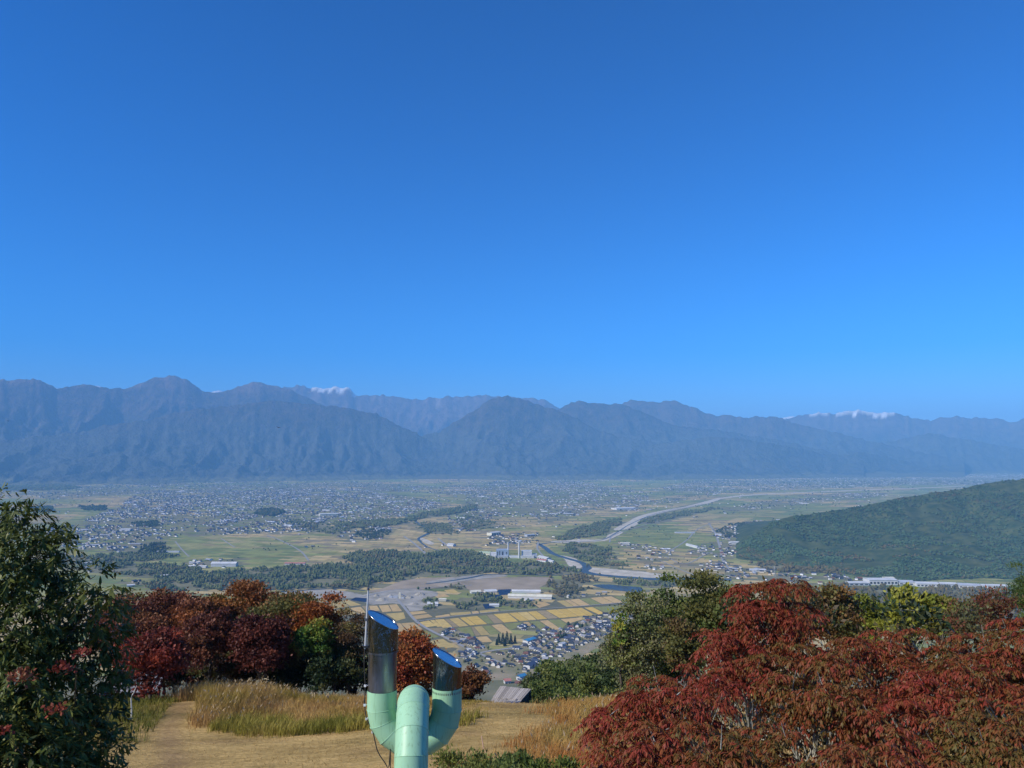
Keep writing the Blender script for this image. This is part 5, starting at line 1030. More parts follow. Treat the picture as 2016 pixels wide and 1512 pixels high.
# red sumac trees filling the right: rosettes of arching compound leaves
def rosettes(pads, per, seed, pal, tone, nleaf=7, npair=4, rach=0.19, Lf=0.085, Wf=0.024):
    r = np.random.default_rng(seed); O = []; Wt = []; A = []
    for p in pads:
        m_ = max(5, int(per * p[3] ** 2)); d = unit(r.normal(size=(m_, 3))); d[:, 2] = np.abs(d[:, 2]) * 1.1 - 0.25; d = unit(d)
        O.append(p[:3] + d * r.uniform(0.75, 1.02, (m_, 1)) * p[3:6]); A.append(unit(d * 0.6 + [0, 0, 0.8]))
        Wt.append(np.clip(tone(p) + 0.5 * (r.random(m_) - 0.5), 0, 1))
    O = np.concatenate(O); A = np.concatenate(A); Wt = np.concatenate(Wt); m_ = len(O)
    e1 = perp(A, r); e2 = np.cross(A, e1)
    ph = r.random((m_, 1)) * 6.283 + np.arange(nleaf) * 6.283 / nleaf + r.normal(0, 0.25, (m_, nleaf))
    out = e1[:, None] * np.cos(ph)[..., None] + e2[:, None] * np.sin(ph)[..., None]          # m, leaf, 3
    ln = rach * r.uniform(0.7, 1.2, (m_, nleaf, 1)); lift = A[:, None] * r.uniform(0.15, 0.6, (m_, nleaf, 1))
    ts = np.linspace(0.25, 1, npair)
    P_ = []; X_ = []; S_ = []
    for t in ts:
        pos = O[:, None] + (out * t + lift * t) * ln + np.array([0, 0, -0.55]) * ln * t ** 2
        tan = unit(out + lift + np.array([0, 0, -1.1]) * t); sd = unit(np.cross(tan, np.array([0, 0, 1.0])) + 1e-6)
        for sg in (-1, 1):
            ax = unit(tan * 0.75 + sg * sd * 0.6 + np.array([0, 0, -0.65]) + r.normal(0, 0.14, tan.shape)); P_.append(pos); X_.append(ax); S_.append(unit(np.cross(ax, np.array([0, 0, 1.0]) + 0.4 * r.normal(size=ax.shape))))
    P_.append(pos); X_.append(unit(tan + np.array([0, 0, -0.7]))); S_.append(sd)
    nl_ = len(P_); C_ = np.stack(P_, 2).reshape(-1, 3); X_ = np.stack(X_, 2).reshape(-1, 3); S_ = np.stack(S_, 2).reshape(-1, 3)
    j = r.uniform(0.7, 1.2, len(C_)); V, F, nv = leaf_faces(C_, X_, S_, Lf * j, Wf * j)
    w = np.repeat(np.repeat(Wt, nleaf) + 0.2 * r.normal(size=m_ * nleaf), nl_) + 0.12 * r.normal(size=len(C_))
    col = pal_pick(pal, np.clip(w, 0, 1)) * (0.75 + 0.5 * r.random((len(C_), 1)))
    return V, F, np.repeat(col, nv, axis=0)
SUM = [(0.12, 0.095, 0.022), (0.155, 0.088, 0.02), (0.185, 0.068, 0.018), (0.21, 0.05, 0.017), (0.24, 0.038, 0.02)]
def sumac(label, base, plist, tone0, seed, per=88, r0=0.09):
    r = np.random.default_rng(seed); pads = []
    for (px, py, rpx, d) in plist:
        c = P(px, py, d); q = rpx / FPX * d; q *= r.uniform(0.7, 1.15); pads.append([*c, q, q, q * 0.42])
        if py > 1200 and r.random() < 0.75: pads.append([c[0] + r.normal(0, 0.12), c[1] + 0.55 + r.normal(0, 0.1), c[2] - 0.5 + r.normal(0, 0.1), q * 0.9, q * 0.9, q * 0.6])
    pads = np.array(pads); off = None
    tn = lambda p: tone0 + 0.55 * (vn(np.array([p[0] * 1.1 + seed]), np.array([p[2] * 1.4 + p[1] * 0.6]), 4)[0] - 0.5)
    return tree('sumac_tree', label, 'tree', base[0], base[1], pads, lambda pl: rosettes(pl, per, seed, SUM, tn), M['bark_pale'], r0, seed, 'red sumac trees on the right', limb_r=0.03, sag=-0.08, keep=0.6, twigs=1)
def fill(poly, step, dn, df, seed, rpx):            # pads over one crown, nearer low down, farther high up
    r = np.random.default_rng(seed); poly = np.array(poly, float); lo, hi = poly.min(0), poly.max(0); out = []
    for y in np.arange(lo[1], hi[1], step * 0.62):
        for x in np.arange(lo[0], hi[0], step):
            q = np.array([x + r.uniform(-.5, .5) * step, y + r.uniform(-.4, .4) * step])
            if inside(q[:1], q[1:], poly)[0]:
                f = (q[1] - lo[1]) / (hi[1] - lo[1]); out.append((q[0], q[1], rpx * r.uniform(0.75, 1.2), df + (dn - df) * f + r.normal(0, 0.25)))
    return out
sumac('tall crimson sumac with the highest red crown', (5.2, 15.2), fill([(1425, 1185), (1462, 1150), (1500, 1136), (1545, 1142), (1582, 1185), (1602, 1260), (1560, 1300), (1480, 1290), (1440, 1240)], 46, 14.2, 15.6, 1, 46) + fill([(1350, 1290), (1420, 1235), (1500, 1260), (1520, 1320), (1440, 1350), (1360, 1330)], 52, 13.4, 14.4, 2, 44), 0.92, 201)
sumac('crimson sumac with a low spreading crown over the rust grass', (3.4, 12.6), fill([(1215, 1370), (1290, 1300), (1360, 1320), (1440, 1370), (1420, 1430), (1300, 1440), (1190, 1430)], 52, 11.6, 13.0, 3, 42) + [(1168, 1425, 22, 12.2), (1190, 1408, 26, 12.4), (1215, 1395, 30, 12.5), (1180, 1445, 20, 11.8)], 0.8, 202)
sumac('rusty sumac filling the bottom left of the red trees', (2.7, 10.4), fill([(1220, 1440), (1320, 1430), (1480, 1420), (1520, 1500), (1500, 1580), (1200, 1580), (1195, 1490)], 56, 9.2, 11.2, 4, 46), 0.5, 203)
sumac('brown-red sumac in the middle of the red crowns', (4.9, 12.6), fill([(1500, 1320), (1570, 1270), (1660, 1260), (1720, 1290), (1720, 1380), (1640, 1420), (1540, 1400)], 56, 11.8, 13.8, 5, 48) + fill([(1500, 1440), (1560, 1430), (1570, 1560), (1500, 1560)], 56, 9.6, 10.4, 51, 44), 0.5, 204, r0=0.12)
sumac('scarlet sumac crown right of the middle', (6.6, 12.2), fill([(1640, 1390), (1720, 1330), (1850, 1310), (1890, 1360), (1860, 1420), (1740, 1440), (1650, 1440)], 56, 11.4, 12.8, 6, 48), 0.75, 205)
sumac('rusty sumac behind the scarlet crown', (7.2, 14.8), fill([(1640, 1275), (1720, 1240), (1840, 1255), (1900, 1270), (1880, 1330), (1760, 1340), (1680, 1330)], 54, 13.6, 15.2, 7, 44), 0.55, 206)
sumac('reddish brown sumac at the right picture edge', (9.4, 13.6), fill([(1870, 1270), (1950, 1225), (2060, 1200), (2100, 1300), (2060, 1380), (1920, 1380)], 56, 12.4, 14.0, 8, 48), 0.5, 207)
sumac('olive brown sumac at the bottom right corner', (6.6, 10.2), fill([(1880, 1400), (1960, 1380), (2080, 1380), (2100, 1580), (1850, 1580), (1840, 1480)], 58, 9.2, 11.2, 9, 50), 0.25, 208)
sm_ = sumac('dull red sumac at the bottom between the pale trunks', (5.0, 9.8), fill([(1590, 1480), (1700, 1430), (1830, 1440), (1860, 1580), (1580, 1580)], 58, 8.8, 10.6, 10, 50), 0.42, 209, r0=0.1)

# dark-leaved bushes added to stand for the deep shade between the sumacs
for i, (x, y, w, h, lab) in enumerate(((3.6, 15.5, 2.6, 4.2, 'added dark bush under the low crimson sumac'), (6.2, 17.2, 3.4, 7.2, 'added dark bush behind the tall crimson sumac'), (8.8, 16.8, 3.2, 6.8, 'added dark bush behind the scarlet sumac'), (11.8, 17, 3.2, 6.6, 'added dark bush near the right picture edge'),
        (4.6, 13.4, 2.2, 4.4, 'added dark bush between the rusty and middle sumacs'), (7.2, 13.6, 2.4, 4.8, 'added dark bush under the scarlet sumac'), (9.6, 13.0, 2.6, 4.4, 'added dark bush under the right edge sumac'), (3.2, 11.6, 1.6, 2.8, 'added dark bush at the foot of the rusty sumac'), (13.5, 14, 3, 5, 'added dark bush beyond the right edge sumac'), (4.3, 11.6, 1.5, 2.9, 'added dark low bush between the two lowest sumac crowns'), (5.9, 12.0, 1.6, 3.2, 'added dark low bush left of the dull red sumac'), (5.8, 21.5, 3.0, 4.4, 'added dark bush far behind the middle sumac'), (8.6, 21, 3.0, 4.6, 'added dark bush far behind the scarlet sumac'), (3.9, 19.5, 1.8, 3.4, 'added dark bush behind the low crimson sumac'))):
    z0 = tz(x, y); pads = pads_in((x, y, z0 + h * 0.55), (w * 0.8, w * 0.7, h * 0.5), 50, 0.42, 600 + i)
    tree('bush', lab, 'bush', x, y, pads, lambda pl: crown_cards(pl, 400, 0.16, 0.07, [DGREEN[0], DGREEN[1], BROWN[0], OLIVE[0]], 600 + i), M['bark_pale'], 0.05, 600 + i, 'added dark bushes under the sumacs', limb_r=0.02)

# ------------------------------------------------------------------ grass
def blades(name, label, xy, hgt, pal, seed, width=0.035, lean=0.35, plume=0.0, plume_col=(0.55, 0.47, 0.36)):
    r = np.random.default_rng(seed); k = len(xy); z = terr(xy[:, 0], xy[:, 1]); B = np.c_[xy, z - 0.03]
    h = (hgt * r.uniform(0.5, 1.15, k))[:, None]; an = r.random(k) * 6.283; wd = np.c_[np.cos(an), np.sin(an), np.zeros(k)]
    bend = unit(np.c_[r.normal(0.35, 1, k), r.normal(0, 1, k), np.zeros(k)]) * (lean * r.uniform(0.3, 1.3, k))[:, None] * h
    w = width * r.uniform(0.6, 1.3, k)[:, None]
    V = np.stack([B - wd * w / 2, B + wd * w / 2, B + bend * 0.3 + [0, 0, 1] * h * 0.6 + wd * w * 0.4, B + bend * 0.3 + [0, 0, 1] * h * 0.6 - wd * w * 0.4, B + bend + [0, 0, 1] * h * 0.97], 1).reshape(-1, 3)
    b = (np.arange(k) * 5)[:, None]; F4 = b + [0, 1, 2, 3]; F3 = b + [3, 2, 4]
    c = pal_pick(pal, np.clip(fbm(xy[:, 0] / 2.2, xy[:, 1] / 2.2, seed, 3) * 1.6 - 0.4 + 0.3 * (r.random(k) - 0.5), 0, 1)) * r.uniform(0.75, 1.25, (k, 1))
    C_ = np.repeat(c, 5, axis=0)
    Fs = [F4, F3]
    if np.max(plume) > 0:
        s_ = np.where((r.random(k) < plume) & (h[:, 0] > 0.4))[0]; tp = B[s_] + bend[s_] + np.array([0, 0, 1]) * h[s_] * 0.97
        ax = unit(bend[s_] + np.array([0, 0, 0.5]) + r.normal(0, 0.15, (len(s_), 3))); V2, F2, nv = leaf_faces(tp - ax * 0.06, ax, perp(ax, r), 0.22 * r.uniform(0.7, 1.2, len(s_)), 0.07)
        Fs[1] = np.concatenate([F3, F2 + len(V)]); V = np.concatenate([V, V2]); C_ = np.concatenate([C_, np.repeat(np.array(plume_col) * r.uniform(0.7, 1.15, (len(s_), 1)), nv, axis=0)])
    add(name, mesh_np(name, V, Fs, C_), M['blade'], kind='stuff', label=label)
def in_px(poly_px, n_, seed):                       # points of the near ground inside an outline of the photo
    W = np.array([TG(*p) for p in poly_px]); r = np.random.default_rng(seed); lo, hi = W.min(0), W.max(0)
    q = lo + (hi - lo) * r.random((n_, 2)); return q[inside(q[:, 0], q[:, 1], W)]
def fill_xy(poly, n_, seed):
    W = np.array(poly, float); r = np.random.default_rng(seed); lo, hi = W.min(0), W.max(0); q = lo - 1 + (hi - lo + 2) * r.random((n_, 2)); j = np.c_[fbm(q[:, 0] / 1.3, q[:, 1] / 1.3, seed, 3) - 0.5, fbm(q[:, 0] / 1.3 + 9, q[:, 1] / 1.3, seed + 3, 3) - 0.5] * 3.2 + r.normal(0, 0.25, q.shape)
    return q[inside(q[:, 0] + j[:, 0], q[:, 1] + j[:, 1], W)]
TALL = [(0.28, 0.215, 0.045), (0.40, 0.27, 0.075), (0.46, 0.30, 0.11), (0.36, 0.2, 0.075)]
q = fill_xy([(-16.6, 42.0), (-15.2, 39.2), (-12, 37.6), (-8, 38.2), (-3, 38.0), (-1.5, 42), (-2, 50), (-6, 54), (-14, 55), (-21, 54), (-20.5, 48), (-17, 44.5)], 62000, 1)
q = q[(dist_poly(q[:, 0], q[:, 1], path) > 0.8)]
hs_ = np.clip((q[:, 1] - 37.2) / 5, 0.22, 1) * np.clip((q[:, 0] + 18.5) / -3 + 2.2, 0.4, 1) * np.clip((-1 - q[:, 0]) / 5, 0.4, 1) * (0.7 + 0.6 * fbm(q[:, 0] / 1.6, q[:, 1] / 1.6, 3, 2))
thin = rng.random(len(q)) < np.clip((q[:, 1] - 36.8 + 2.2 * fbm(q[:, 0] / 1.2, q[:, 1] / 1.2, 6, 2)) / 3, 0, 1); q, hs_ = q[thin], hs_[thin]
blades('tall_grass', 'tall dry pampas grass with pale plumes on the mound', q, 1.1 * hs_, TALL, 61, 0.022, 0.5, 0.05, (0.40, 0.31, 0.19))
q = fill_xy([(-14.5, 39.2), (-11.5, 36.9), (-8, 37.2), (-2.5, 37.2), (-1.5, 38.5), (-8, 39.2), (-14, 41)], 16000, 2)
blades('green_grass', 'lower yellow-green grass along the front of the mound', q, 0.6, [(0.2, 0.19, 0.03), (0.32, 0.27, 0.05), (0.36, 0.27, 0.07)], 62, 0.03, 0.5)
q = fill_xy([(-27, 36), (-17.6, 36), (-17.2, 42), (-20, 50), (-28, 52), (-34, 46)], 22000, 3); q = q[dist_poly(q[:, 0], q[:, 1], path) > 0.6]
blades('green_grass', 'rough green grass left of the worn path', q, 0.45, [(0.12, 0.13, 0.022), (0.21, 0.19, 0.035), (0.28, 0.22, 0.055)], 63, 0.03, 0.6)
q = fill_xy([(-1.6, 27), (0.5, 31), (1.5, 38), (2.2, 44), (4.5, 52), (8.5, 54), (11, 46), (9, 34), (6.5, 27), (3, 24), (-0.5, 24)], 52000, 4)
blades('tall_grass', 'reddish brown dry grass right of the flue', q, 0.5, [(0.40, 0.15, 0.04), (0.43, 0.24, 0.07), (0.45, 0.31, 0.1), (0.36, 0.27, 0.07)], 64, 0.02, 0.55, 0.03, (0.42, 0.32, 0.2))
q = fill_xy([(-20, 22), (6, 22), (5, 62), (-3, 62), (-4, 38), (-14, 37), (-18, 40), (-22, 34)], 44000, 5); q = q[dist_poly(q[:, 0], q[:, 1], path) > 0.5]
blades('mown_grass', 'short dry mown grass of the launch meadow', q, 0.11, [(0.32, 0.22, 0.08), (0.52, 0.36, 0.14), (0.64, 0.46, 0.2)], 65, 0.02, 1.1)
q = fill_xy([(-6, 58), (0, 56), (5, 56), (14, 52), (14, 66), (-6, 66)], 14000, 6)
blades('green_grass', 'coarse grass at the edge beyond the launch meadow', q, 0.5, [(0.14, 0.14, 0.035), (0.27, 0.22, 0.07), (0.33, 0.25, 0.1)], 66, 0.035, 0.5)

# ------------------------------------------------------------------ the forked steel flue
m, n, l = new_mat('mint_paint'); ns = noise_node(n, l, 3.0, 5); g = ramp(n, l, ns.outputs[0], [(0.3, (0.31, 0.545, 0.335)), (0.7, (0.35, 0.60, 0.38))])
n2 = noise_node(n, l, 14, 6, stretch=(3, 3, 0.25)); g2 = ramp(n, l, n2.outputs[0], [(0.28, (0.7, 0.7, 0.62)), (0.46, (1, 1, 1))])
finish(n, l, mix(n, l, g.outputs[0], g2.outputs[0], 1.0, 'MULTIPLY'), 0.45, spec=0.4); MINT = m
def steel(name, tone, rough, bs):
    m, n, l = new_mat(name); ns = noise_node(n, l, 5, 5, stretch=(2.2, 2.2, 0.5)); n2 = noise_node(n, l, 40, 3, stretch=(6, 6, 0.15))
    g = ramp(n, l, n2.outputs[0], [(0.3, tuple(v * 0.8 for v in tone)), (0.7, tone)]); rr_ = ramp(n, l, ns.outputs[0], [(0.3, (rough * 0.6,) * 3), (0.75, (rough * 1.6,) * 3)])
    finish(n, l, g.outputs[0], rr_.outputs[0], 1.0, bump(n, l, ns.outputs[0], bs, 0.05)); return m
STEEL = steel('polished_steel', (0.24, 0.26, 0.3), 0.17, 0.8); STEELB = steel('brushed_steel', (0.26, 0.26, 0.28), 0.36, 0.2); LID = steel('lid_steel', (0.5, 0.52, 0.56), 0.2, 0.05)
GALV = simple('galvanised_rod', (0.5, 0.52, 0.53), (0.66, 0.67, 0.67), 8, 0.45, metal=0.3); BLACK = simple('black_cable', (0.02, 0.02, 0.02), (0.05, 0.05, 0.045), 8, 0.6); PORC = simple('white_clamp', (0.7, 0.7, 0.68), (0.8, 0.8, 0.78), 10, 0.4)
PR = 0.170; D1, D2 = 8.04, 9.18
xr = P(810, 1440, D1)[0]; xu = P(816, 1440, D2)[0]; zt = P(816, 1357, 8.55)[2] - PR; RG = (D2 - D1) / 2; zu = zt - RG - 0.03
xl = P(752, 1380, D2)[0]; xrr = P(880, 1380, D2)[0]; RU_l = xu - xl; RU_r = xrr - xu
def gores(mb, pts, r_, n_=44):
    pts = np.asarray(pts, float); m_ = len(pts); rings = []; up = None
    for i in range(m_):
        a = pts[i] - pts[i - 1] if i else pts[1] - pts[0]; b = pts[i + 1] - pts[i] if i < m_ - 1 else a
        a = a / np.linalg.norm(a); b = b / np.linalg.norm(b); t = a + b; t /= np.linalg.norm(t); k_ = 1 / max(0.5, math.sqrt((1 + a.dot(b)) / 2))
        if up is None: up = np.cross(t, [0.3, 0.2, 0.9]) if abs(t[2]) < 0.9 else np.array([1.0, 0, 0])
        e1 = up - t * up.dot(t); e1 /= np.linalg.norm(e1); e2 = np.cross(t, e1); up = e1
        pl = b - a; pl = pl - t * pl.dot(t); ln = np.linalg.norm(pl); an = np.arange(n_) * 2 * math.pi / n_
        off = r_ * (np.cos(an)[:, None] * e1 + np.sin(an)[:, None] * e2)
        if ln > 1e-6: pl /= ln; off = off + (off @ pl)[:, None] * pl * (k_ - 1)
        rings.append(pts[i] + off)
    for i in range(1, m_ - 1):
        mb.tube(np.vstack([rings[i], rings[i][:1]]), 0.0035, 4, cap=False)
    for i in range(m_ - 1):
        mb.put(np.vstack([rings[i], rings[i + 1]]), [[k, (k + 1) % n_, n_ + (k + 1) % n_, n_ + k] for k in range(n_)])
base_z = tz(xr, D1) - 0.2
flue = thing('flue_pipe', 'mint green forked flue with two slanted steel pipe tops', 'flue', (xr, D1, base_z)); FO = np.array([xr, D1, base_z])
riser = [(xr, D1, base_z), (xr, D1, zt - RG - 0.9), (xr, D1, zt - RG - 0.42), (xr, D1, zt - RG)]
for a_ in np.linspace(0, math.pi, 9)[1:]: riser.append((xr + (xu - xr) * (1 - math.cos(a_)) / 2, D1 + RG * (1 - math.cos(a_)), zt - RG + RG * math.sin(a_)))
riser.append((xu, D2, zu + 0.01))
mb = MB(); gores(mb, np.array(riser) - FO, PR); rz_ = add('riser_pipe', mb.mesh('riser_pipe', smooth=True), MINT, flue)
mb = MB()
for i in (1, 2, 3): mb.tube([np.array(riser[i]) - FO + [0, 0, -0.008], np.array(riser[i]) - FO + [0, 0, 0.008]], PR + 0.003, 44, cap=False)
o_ = add('seam', mb.mesh('seam', smooth=True), MINT, rz_); o_['kind'] = 'stuff'
def branch(xv, RU, sgn, z_green, z_sleeve, zl, zr, lab):
    pts_ = []
    for a_ in np.linspace(0, math.pi / 2, 5): pts_.append((xu + sgn * RU * math.sin(a_), D2, zu + RU - RU * math.cos(a_)))
    pts_.insert(0, (xu - sgn * 0.02, D2, zu)); pts_.append((xv, D2, z_green))
    mb = MB(); gores(mb, np.array(pts_) - FO, PR); br = add('branch_pipe', mb.mesh('branch_pipe', smooth=True), MINT, flue, label=lab)
    z0 = z_green
    if z_sleeve is not None:
        mb = MB(); mb.tube([np.array((xv, D2, z_green - 0.04)) - FO, np.array((xv, D2, z_sleeve + 0.01)) - FO], PR - 0.006, 44, cap=False); add('steel_sleeve', mb.mesh('steel_sleeve', smooth=True), STEELB, br)
        z0 = z_sleeve; RC_ = PR + 0.006
    else: RC_ = PR - 0.004; z0 = z_green - 0.04
    zm = (zl + zr) / 2; kx = (zl - zr) / (2 * RC_); an = np.arange(48) * 2 * math.pi / 48; c_, s_ = RC_ * np.cos(an), RC_ * np.sin(an)
    zt_ = zm - kx * c_ + 0.05 * s_
    bot = np.c_[xv + c_, D2 + s_, np.full(48, z0)] - FO; top = np.c_[xv + c_, D2 + s_, zt_] - FO
    mb = MB(); mb.put(np.vstack([bot, top]), [[k, (k + 1) % 48, 48 + (k + 1) % 48, 48 + k] for k in range(48)])
    cap = add('steel_top', mb.mesh('steel_top', smooth=True), STEEL, br)
    f_ = 0.985; inn = np.c_[xv + c_ * f_, D2 + s_ * f_, zm + (zt_ - zm) * f_ - 0.004] - FO
    mb = MB(); mb.put(np.vstack([inn, [[xv - FO[0], D2 - FO[1], zm - 0.004 - FO[2]]]]), [[k, (k + 1) % 48, 48] for k in range(48)]); mb.put(np.vstack([top, inn]), [[k, (k + 1) % 48, 48 + (k + 1) % 48, 48 + k] for k in range(48)])
    add('slanted_lid', mb.mesh('slanted_lid'), LID, br)
    mb = MB(); mb.tube(np.vstack([top, top[:1]]), 0.0045, 6, cap=False); add('rim', mb.mesh('rim', smooth=True), LID, br)
    mb = MB(); mb.tube([np.array((xv, D2, z0 - 0.012)) - FO, np.array((xv, D2, z0 + 0.012)) - FO], RC_ + 0.004, 44, cap=False); add('collar', mb.mesh('collar', smooth=True), STEELB, br)
    mb = MB(); a_ = -1.15; mb.box((xv + RC_ * math.cos(a_) - FO[0], D2 + RC_ * math.sin(a_) - FO[1], (z0 + zm) / 2 - 0.05 - FO[2]), (0.012, 0.008, (zm - z0) * 0.75), a_ + math.pi / 2); add('seam', mb.mesh('seam'), STEEL, br)
    return br
bl = branch(xl, RU_l, -1, P(752, 1357, D2)[2], P(752, 1281, D2)[2], P(728, 1203, D2)[2], P(783, 1237, D2)[2], 'taller left pipe with a two-piece steel top')
branch(xrr, RU_r, 1, P(880, 1352, D2)[2], None, P(853, 1278, D2)[2], P(907, 1312, D2)[2], 'shorter right pipe with a one-piece steel top')
A0, A1, A2 = P(719, 1277, D2) - FO, P(725, 1160, D2) - FO, P(726, 1137, D2) - FO
mb = MB(); mb.tube([A0, A0 + (A1 - A0) * 0.5, A1], [0.013, 0.0115, 0.009], 10); ms = add('lightning_rod', mb.mesh('lightning_rod', smooth=True), GALV, bl, label='pale lightning rod strapped to the taller pipe')
mb = MB(); mb.tube([A1, A2], [0.006, 0.002], 6); mb.tube([A1 - [0, 0, 0.01], A1 + [0, 0, 0.015]], 0.016, 8); add('rod_tip', mb.mesh('rod_tip'), STEELB, flue)
for f_ in (0.04, 0.55):
    c_ = A0 + (A1 - A0) * f_ * 0.9; mb = MB(); mb.box(c_ + [0.028, 0, 0], (0.06, 0.05, 0.02)); mb.tube([c_ - [0, 0, 0.012], c_ + [0, 0, 0.012]], 0.024, 8); add('rod_bracket', mb.mesh('rod_bracket'), STEELB, flue)
cab = [P(718, 1277, D2), P(717, 1310, D2 - .03), P(719, 1350, D2 - .05), P(718, 1388, D2 - .05), P(722, 1415, D2 - .06), P(734, 1441, D2 - .08), P(744, 1480, D2 - .1), P(764, 1514, D2 - .12), P(768, 1560, D2 - .12)]
cab.append(np.array([cab[-1][0], cab[-1][1], base_z + 0.15])); cc = smooth_open(cab, 5) - FO
mb = MB(); mb.tube(cc, 0.006, 6); add('earth_cable', mb.mesh('earth_cable', smooth=True), BLACK, flue)
for px, py in ((719, 1350), (718, 1388), (722, 1415), (734, 1441)):
    c_ = P(px, py, D2 - .05) - FO; mb = MB(); mb.box(c_, (0.025, 0.03, 0.022)); mb.tube([c_ + [0.01, 0, 0], c_ + [0.05, 0.03, 0]], 0.006, 5); add('cable_clamp', mb.mesh('cable_clamp'), PORC, flue)

# ------------------------------------------------------------------ plank roofed hut at the meadow edge
PLANK = objcol_mat('weathered_plank', 9, 0.22, 0.9, 0.15); DWOOD = simple('dark_wood', (0.05, 0.045, 0.04), (0.1, 0.09, 0.08), 6, 0.9)
BL, BR, TR, TL = P(957, 1394, 63), P(1011, 1398, 62.2), P(1046, 1358, 66), P(985, 1352, 66.6)
hc = (BL + BR + TR + TL) / 4; hb = tz(hc[0], hc[1]) - 0.1; hut = thing('hut', 'low hut with a sloping roof of weathered grey planks at the meadow edge', 'hut', (hc[0], hc[1], hb)); ho_ = np.array([hc[0], hc[1], hb])
nrm = np.cross(BR - BL, TL - BL); nrm /= np.linalg.norm(nrm); NP = 15
roof = add('roof', mesh_np('roof', np.vstack([np.array([BL, BR, TR, TL]) - nrm * 0.05, np.array([BL, BR, TR, TL]) - nrm * 0.12]) - ho_, np.array([[0, 1, 2, 3], [7, 6, 5, 4], [0, 4, 5, 1], [1, 5, 6, 2], [2, 6, 7, 3], [3, 7, 4, 0]])), DWOOD, hut)
for row, (v0, v1, lift) in enumerate(((0.0, 0.47, 0.0), (0.44, 1.0, 0.035))):
    for i in range(NP):
        u0, u1 = i / NP + 0.004, (i + 1) / NP - 0.004 ; e = random.uniform(-0.015, 0.02)
        q = [(BL + (BR - BL) * u) * (1 - v) + (TL + (TR - TL) * u) * v for u, v in ((u0, v0 - e), (u1, v0 - e), (u1, v1 + e * .5), (u0, v1 + e * .5))]
        zf = lift + random.uniform(0, 0.018); V = np.vstack([np.array(q) + nrm * (0.03 + zf), np.array(q) + nrm * (zf - 0.02)]) - ho_
        pk = add('plank', mesh_np('plank', V, np.array([[0, 1, 2, 3], [7, 6, 5, 4], [0, 4, 5, 1], [1, 5, 6, 2], [2, 6, 7, 3], [3, 7, 4, 0]])), PLANK, roof)
        s_ = random.uniform(0.75, 1.3); pk.color = (0.34 * s_, 0.31 * s_, 0.285 * s_, 1)
def wallq(a, b, nm='wall'):
    a = a - nrm * 0.14; b = b - nrm * 0.14; ga = np.array([a[0], a[1], tz(a[0], a[1]) - 0.2]); gb = np.array([b[0], b[1], tz(b[0], b[1]) - 0.2]); ctr = (np.array([hc[0], hc[1], 0]))
    ins = unit(np.array([hc[0] - (a[0] + b[0]) / 2, hc[1] - (a[1] + b[1]) / 2, 0])) * 0.12
    V = np.array([ga, gb, b, a]) + ins; V2 = V + ins * 0.6
    add(nm, mesh_np(nm, np.vstack([V, V2]) - ho_, np.array([[0, 1, 2, 3], [7, 6, 5, 4], [0, 4, 5, 1], [1, 5, 6, 2], [2, 6, 7, 3], [3, 7, 4, 0]])), DWOOD, hut)
wallq(BR, TR); wallq(TR, TL); wallq(TL, BL)
# pale roofed shed under the red maple
c0 = P(272, 1342, 52); sb = tz(c0[0], c0[1]); t = thing('garden_shed', 'small shed with a pale grey roof under the bright red maple', 'shed', (c0[0], c0[1], sb), 0.25)
PALE = simple('pale_sheet_roof', (0.2, 0.2, 0.215), (0.32, 0.32, 0.34), 3.5, 0.7); hh = c0[2] - sb
mb = MB(); mb.box((0, 0.3, hh * 0.42), (2.3, 1.9, hh * 0.84)); add('wall', mb.mesh('wall'), DWOOD, t)
mb = MB(); mb.put([[-1.4, -1.1, hh - .35], [1.4, -1.1, hh - .35], [1.4, 1.6, hh + .35], [-1.4, 1.6, hh + .35], [-1.4, -1.1, hh - .41], [1.4, -1.1, hh - .41], [1.4, 1.6, hh + .29], [-1.4, 1.6, hh + .29]], [[0, 1, 2, 3], [7, 6, 5, 4], [0, 4, 5, 1], [1, 5, 6, 2], [2, 6, 7, 3], [3, 7, 4, 0]]); add('roof', mb.mesh('roof'), PALE, t)
mb = MB(); mb.box((0.3, -0.68, hh * 0.36), (0.7, 0.05, hh * 0.7)); add('door', mb.mesh('door'), simple('shed_door', (0.12, 0.1, 0.09), (0.18, 0.16, 0.14), 5, 0.8), t)
# bare white forked sapling
g0 = TG(259, 1421); d0 = g0[1]; b0 = np.array([g0[0], d0, tz(*g0) - 0.05]); t = thing('bare_sapling', 'bare white sapling forked into a Y beside the worn path', 'sapling', b0)
f0 = P(258, 1372, d0) - b0; mb = MB(); mb.tube([(0, 0, 0), f0 * 0.5 + [0.012, 0, 0], f0], [0.045, 0.036, 0.03], 8); add('trunk', mb.mesh('trunk', smooth=True), M['bark_white'], t)
for px, py, px2, py2 in ((250, 1364, 245, 1362), (264, 1362, 269, 1350)):
    mb = MB(); mb.tube([f0 - [0, 0, 0.03], P(px, py, d0) - b0, P(px2, py2, d0) - b0], [0.028, 0.024, 0.014], 6); add('branch', mb.mesh('branch', smooth=True), M['bark_white'], t)
# leaning stake in the rust grass
g0 = TG(953, 1476); d0 = g0[1]; b0 = np.array([g0[0], d0, tz(*g0) - 0.1]); mb = MB(); mb.tube([(0, 0, 0), P(948, 1449, d0) - b0], [0.02, 0.018], 6)
o_ = add('stake', mb.mesh('stake'), simple('pink_stake', (0.5, 0.32, 0.25), (0.62, 0.42, 0.34), 6, 0.7), label='thin pinkish stake leaning in the rust grass', category='stake'); o_.location = b0
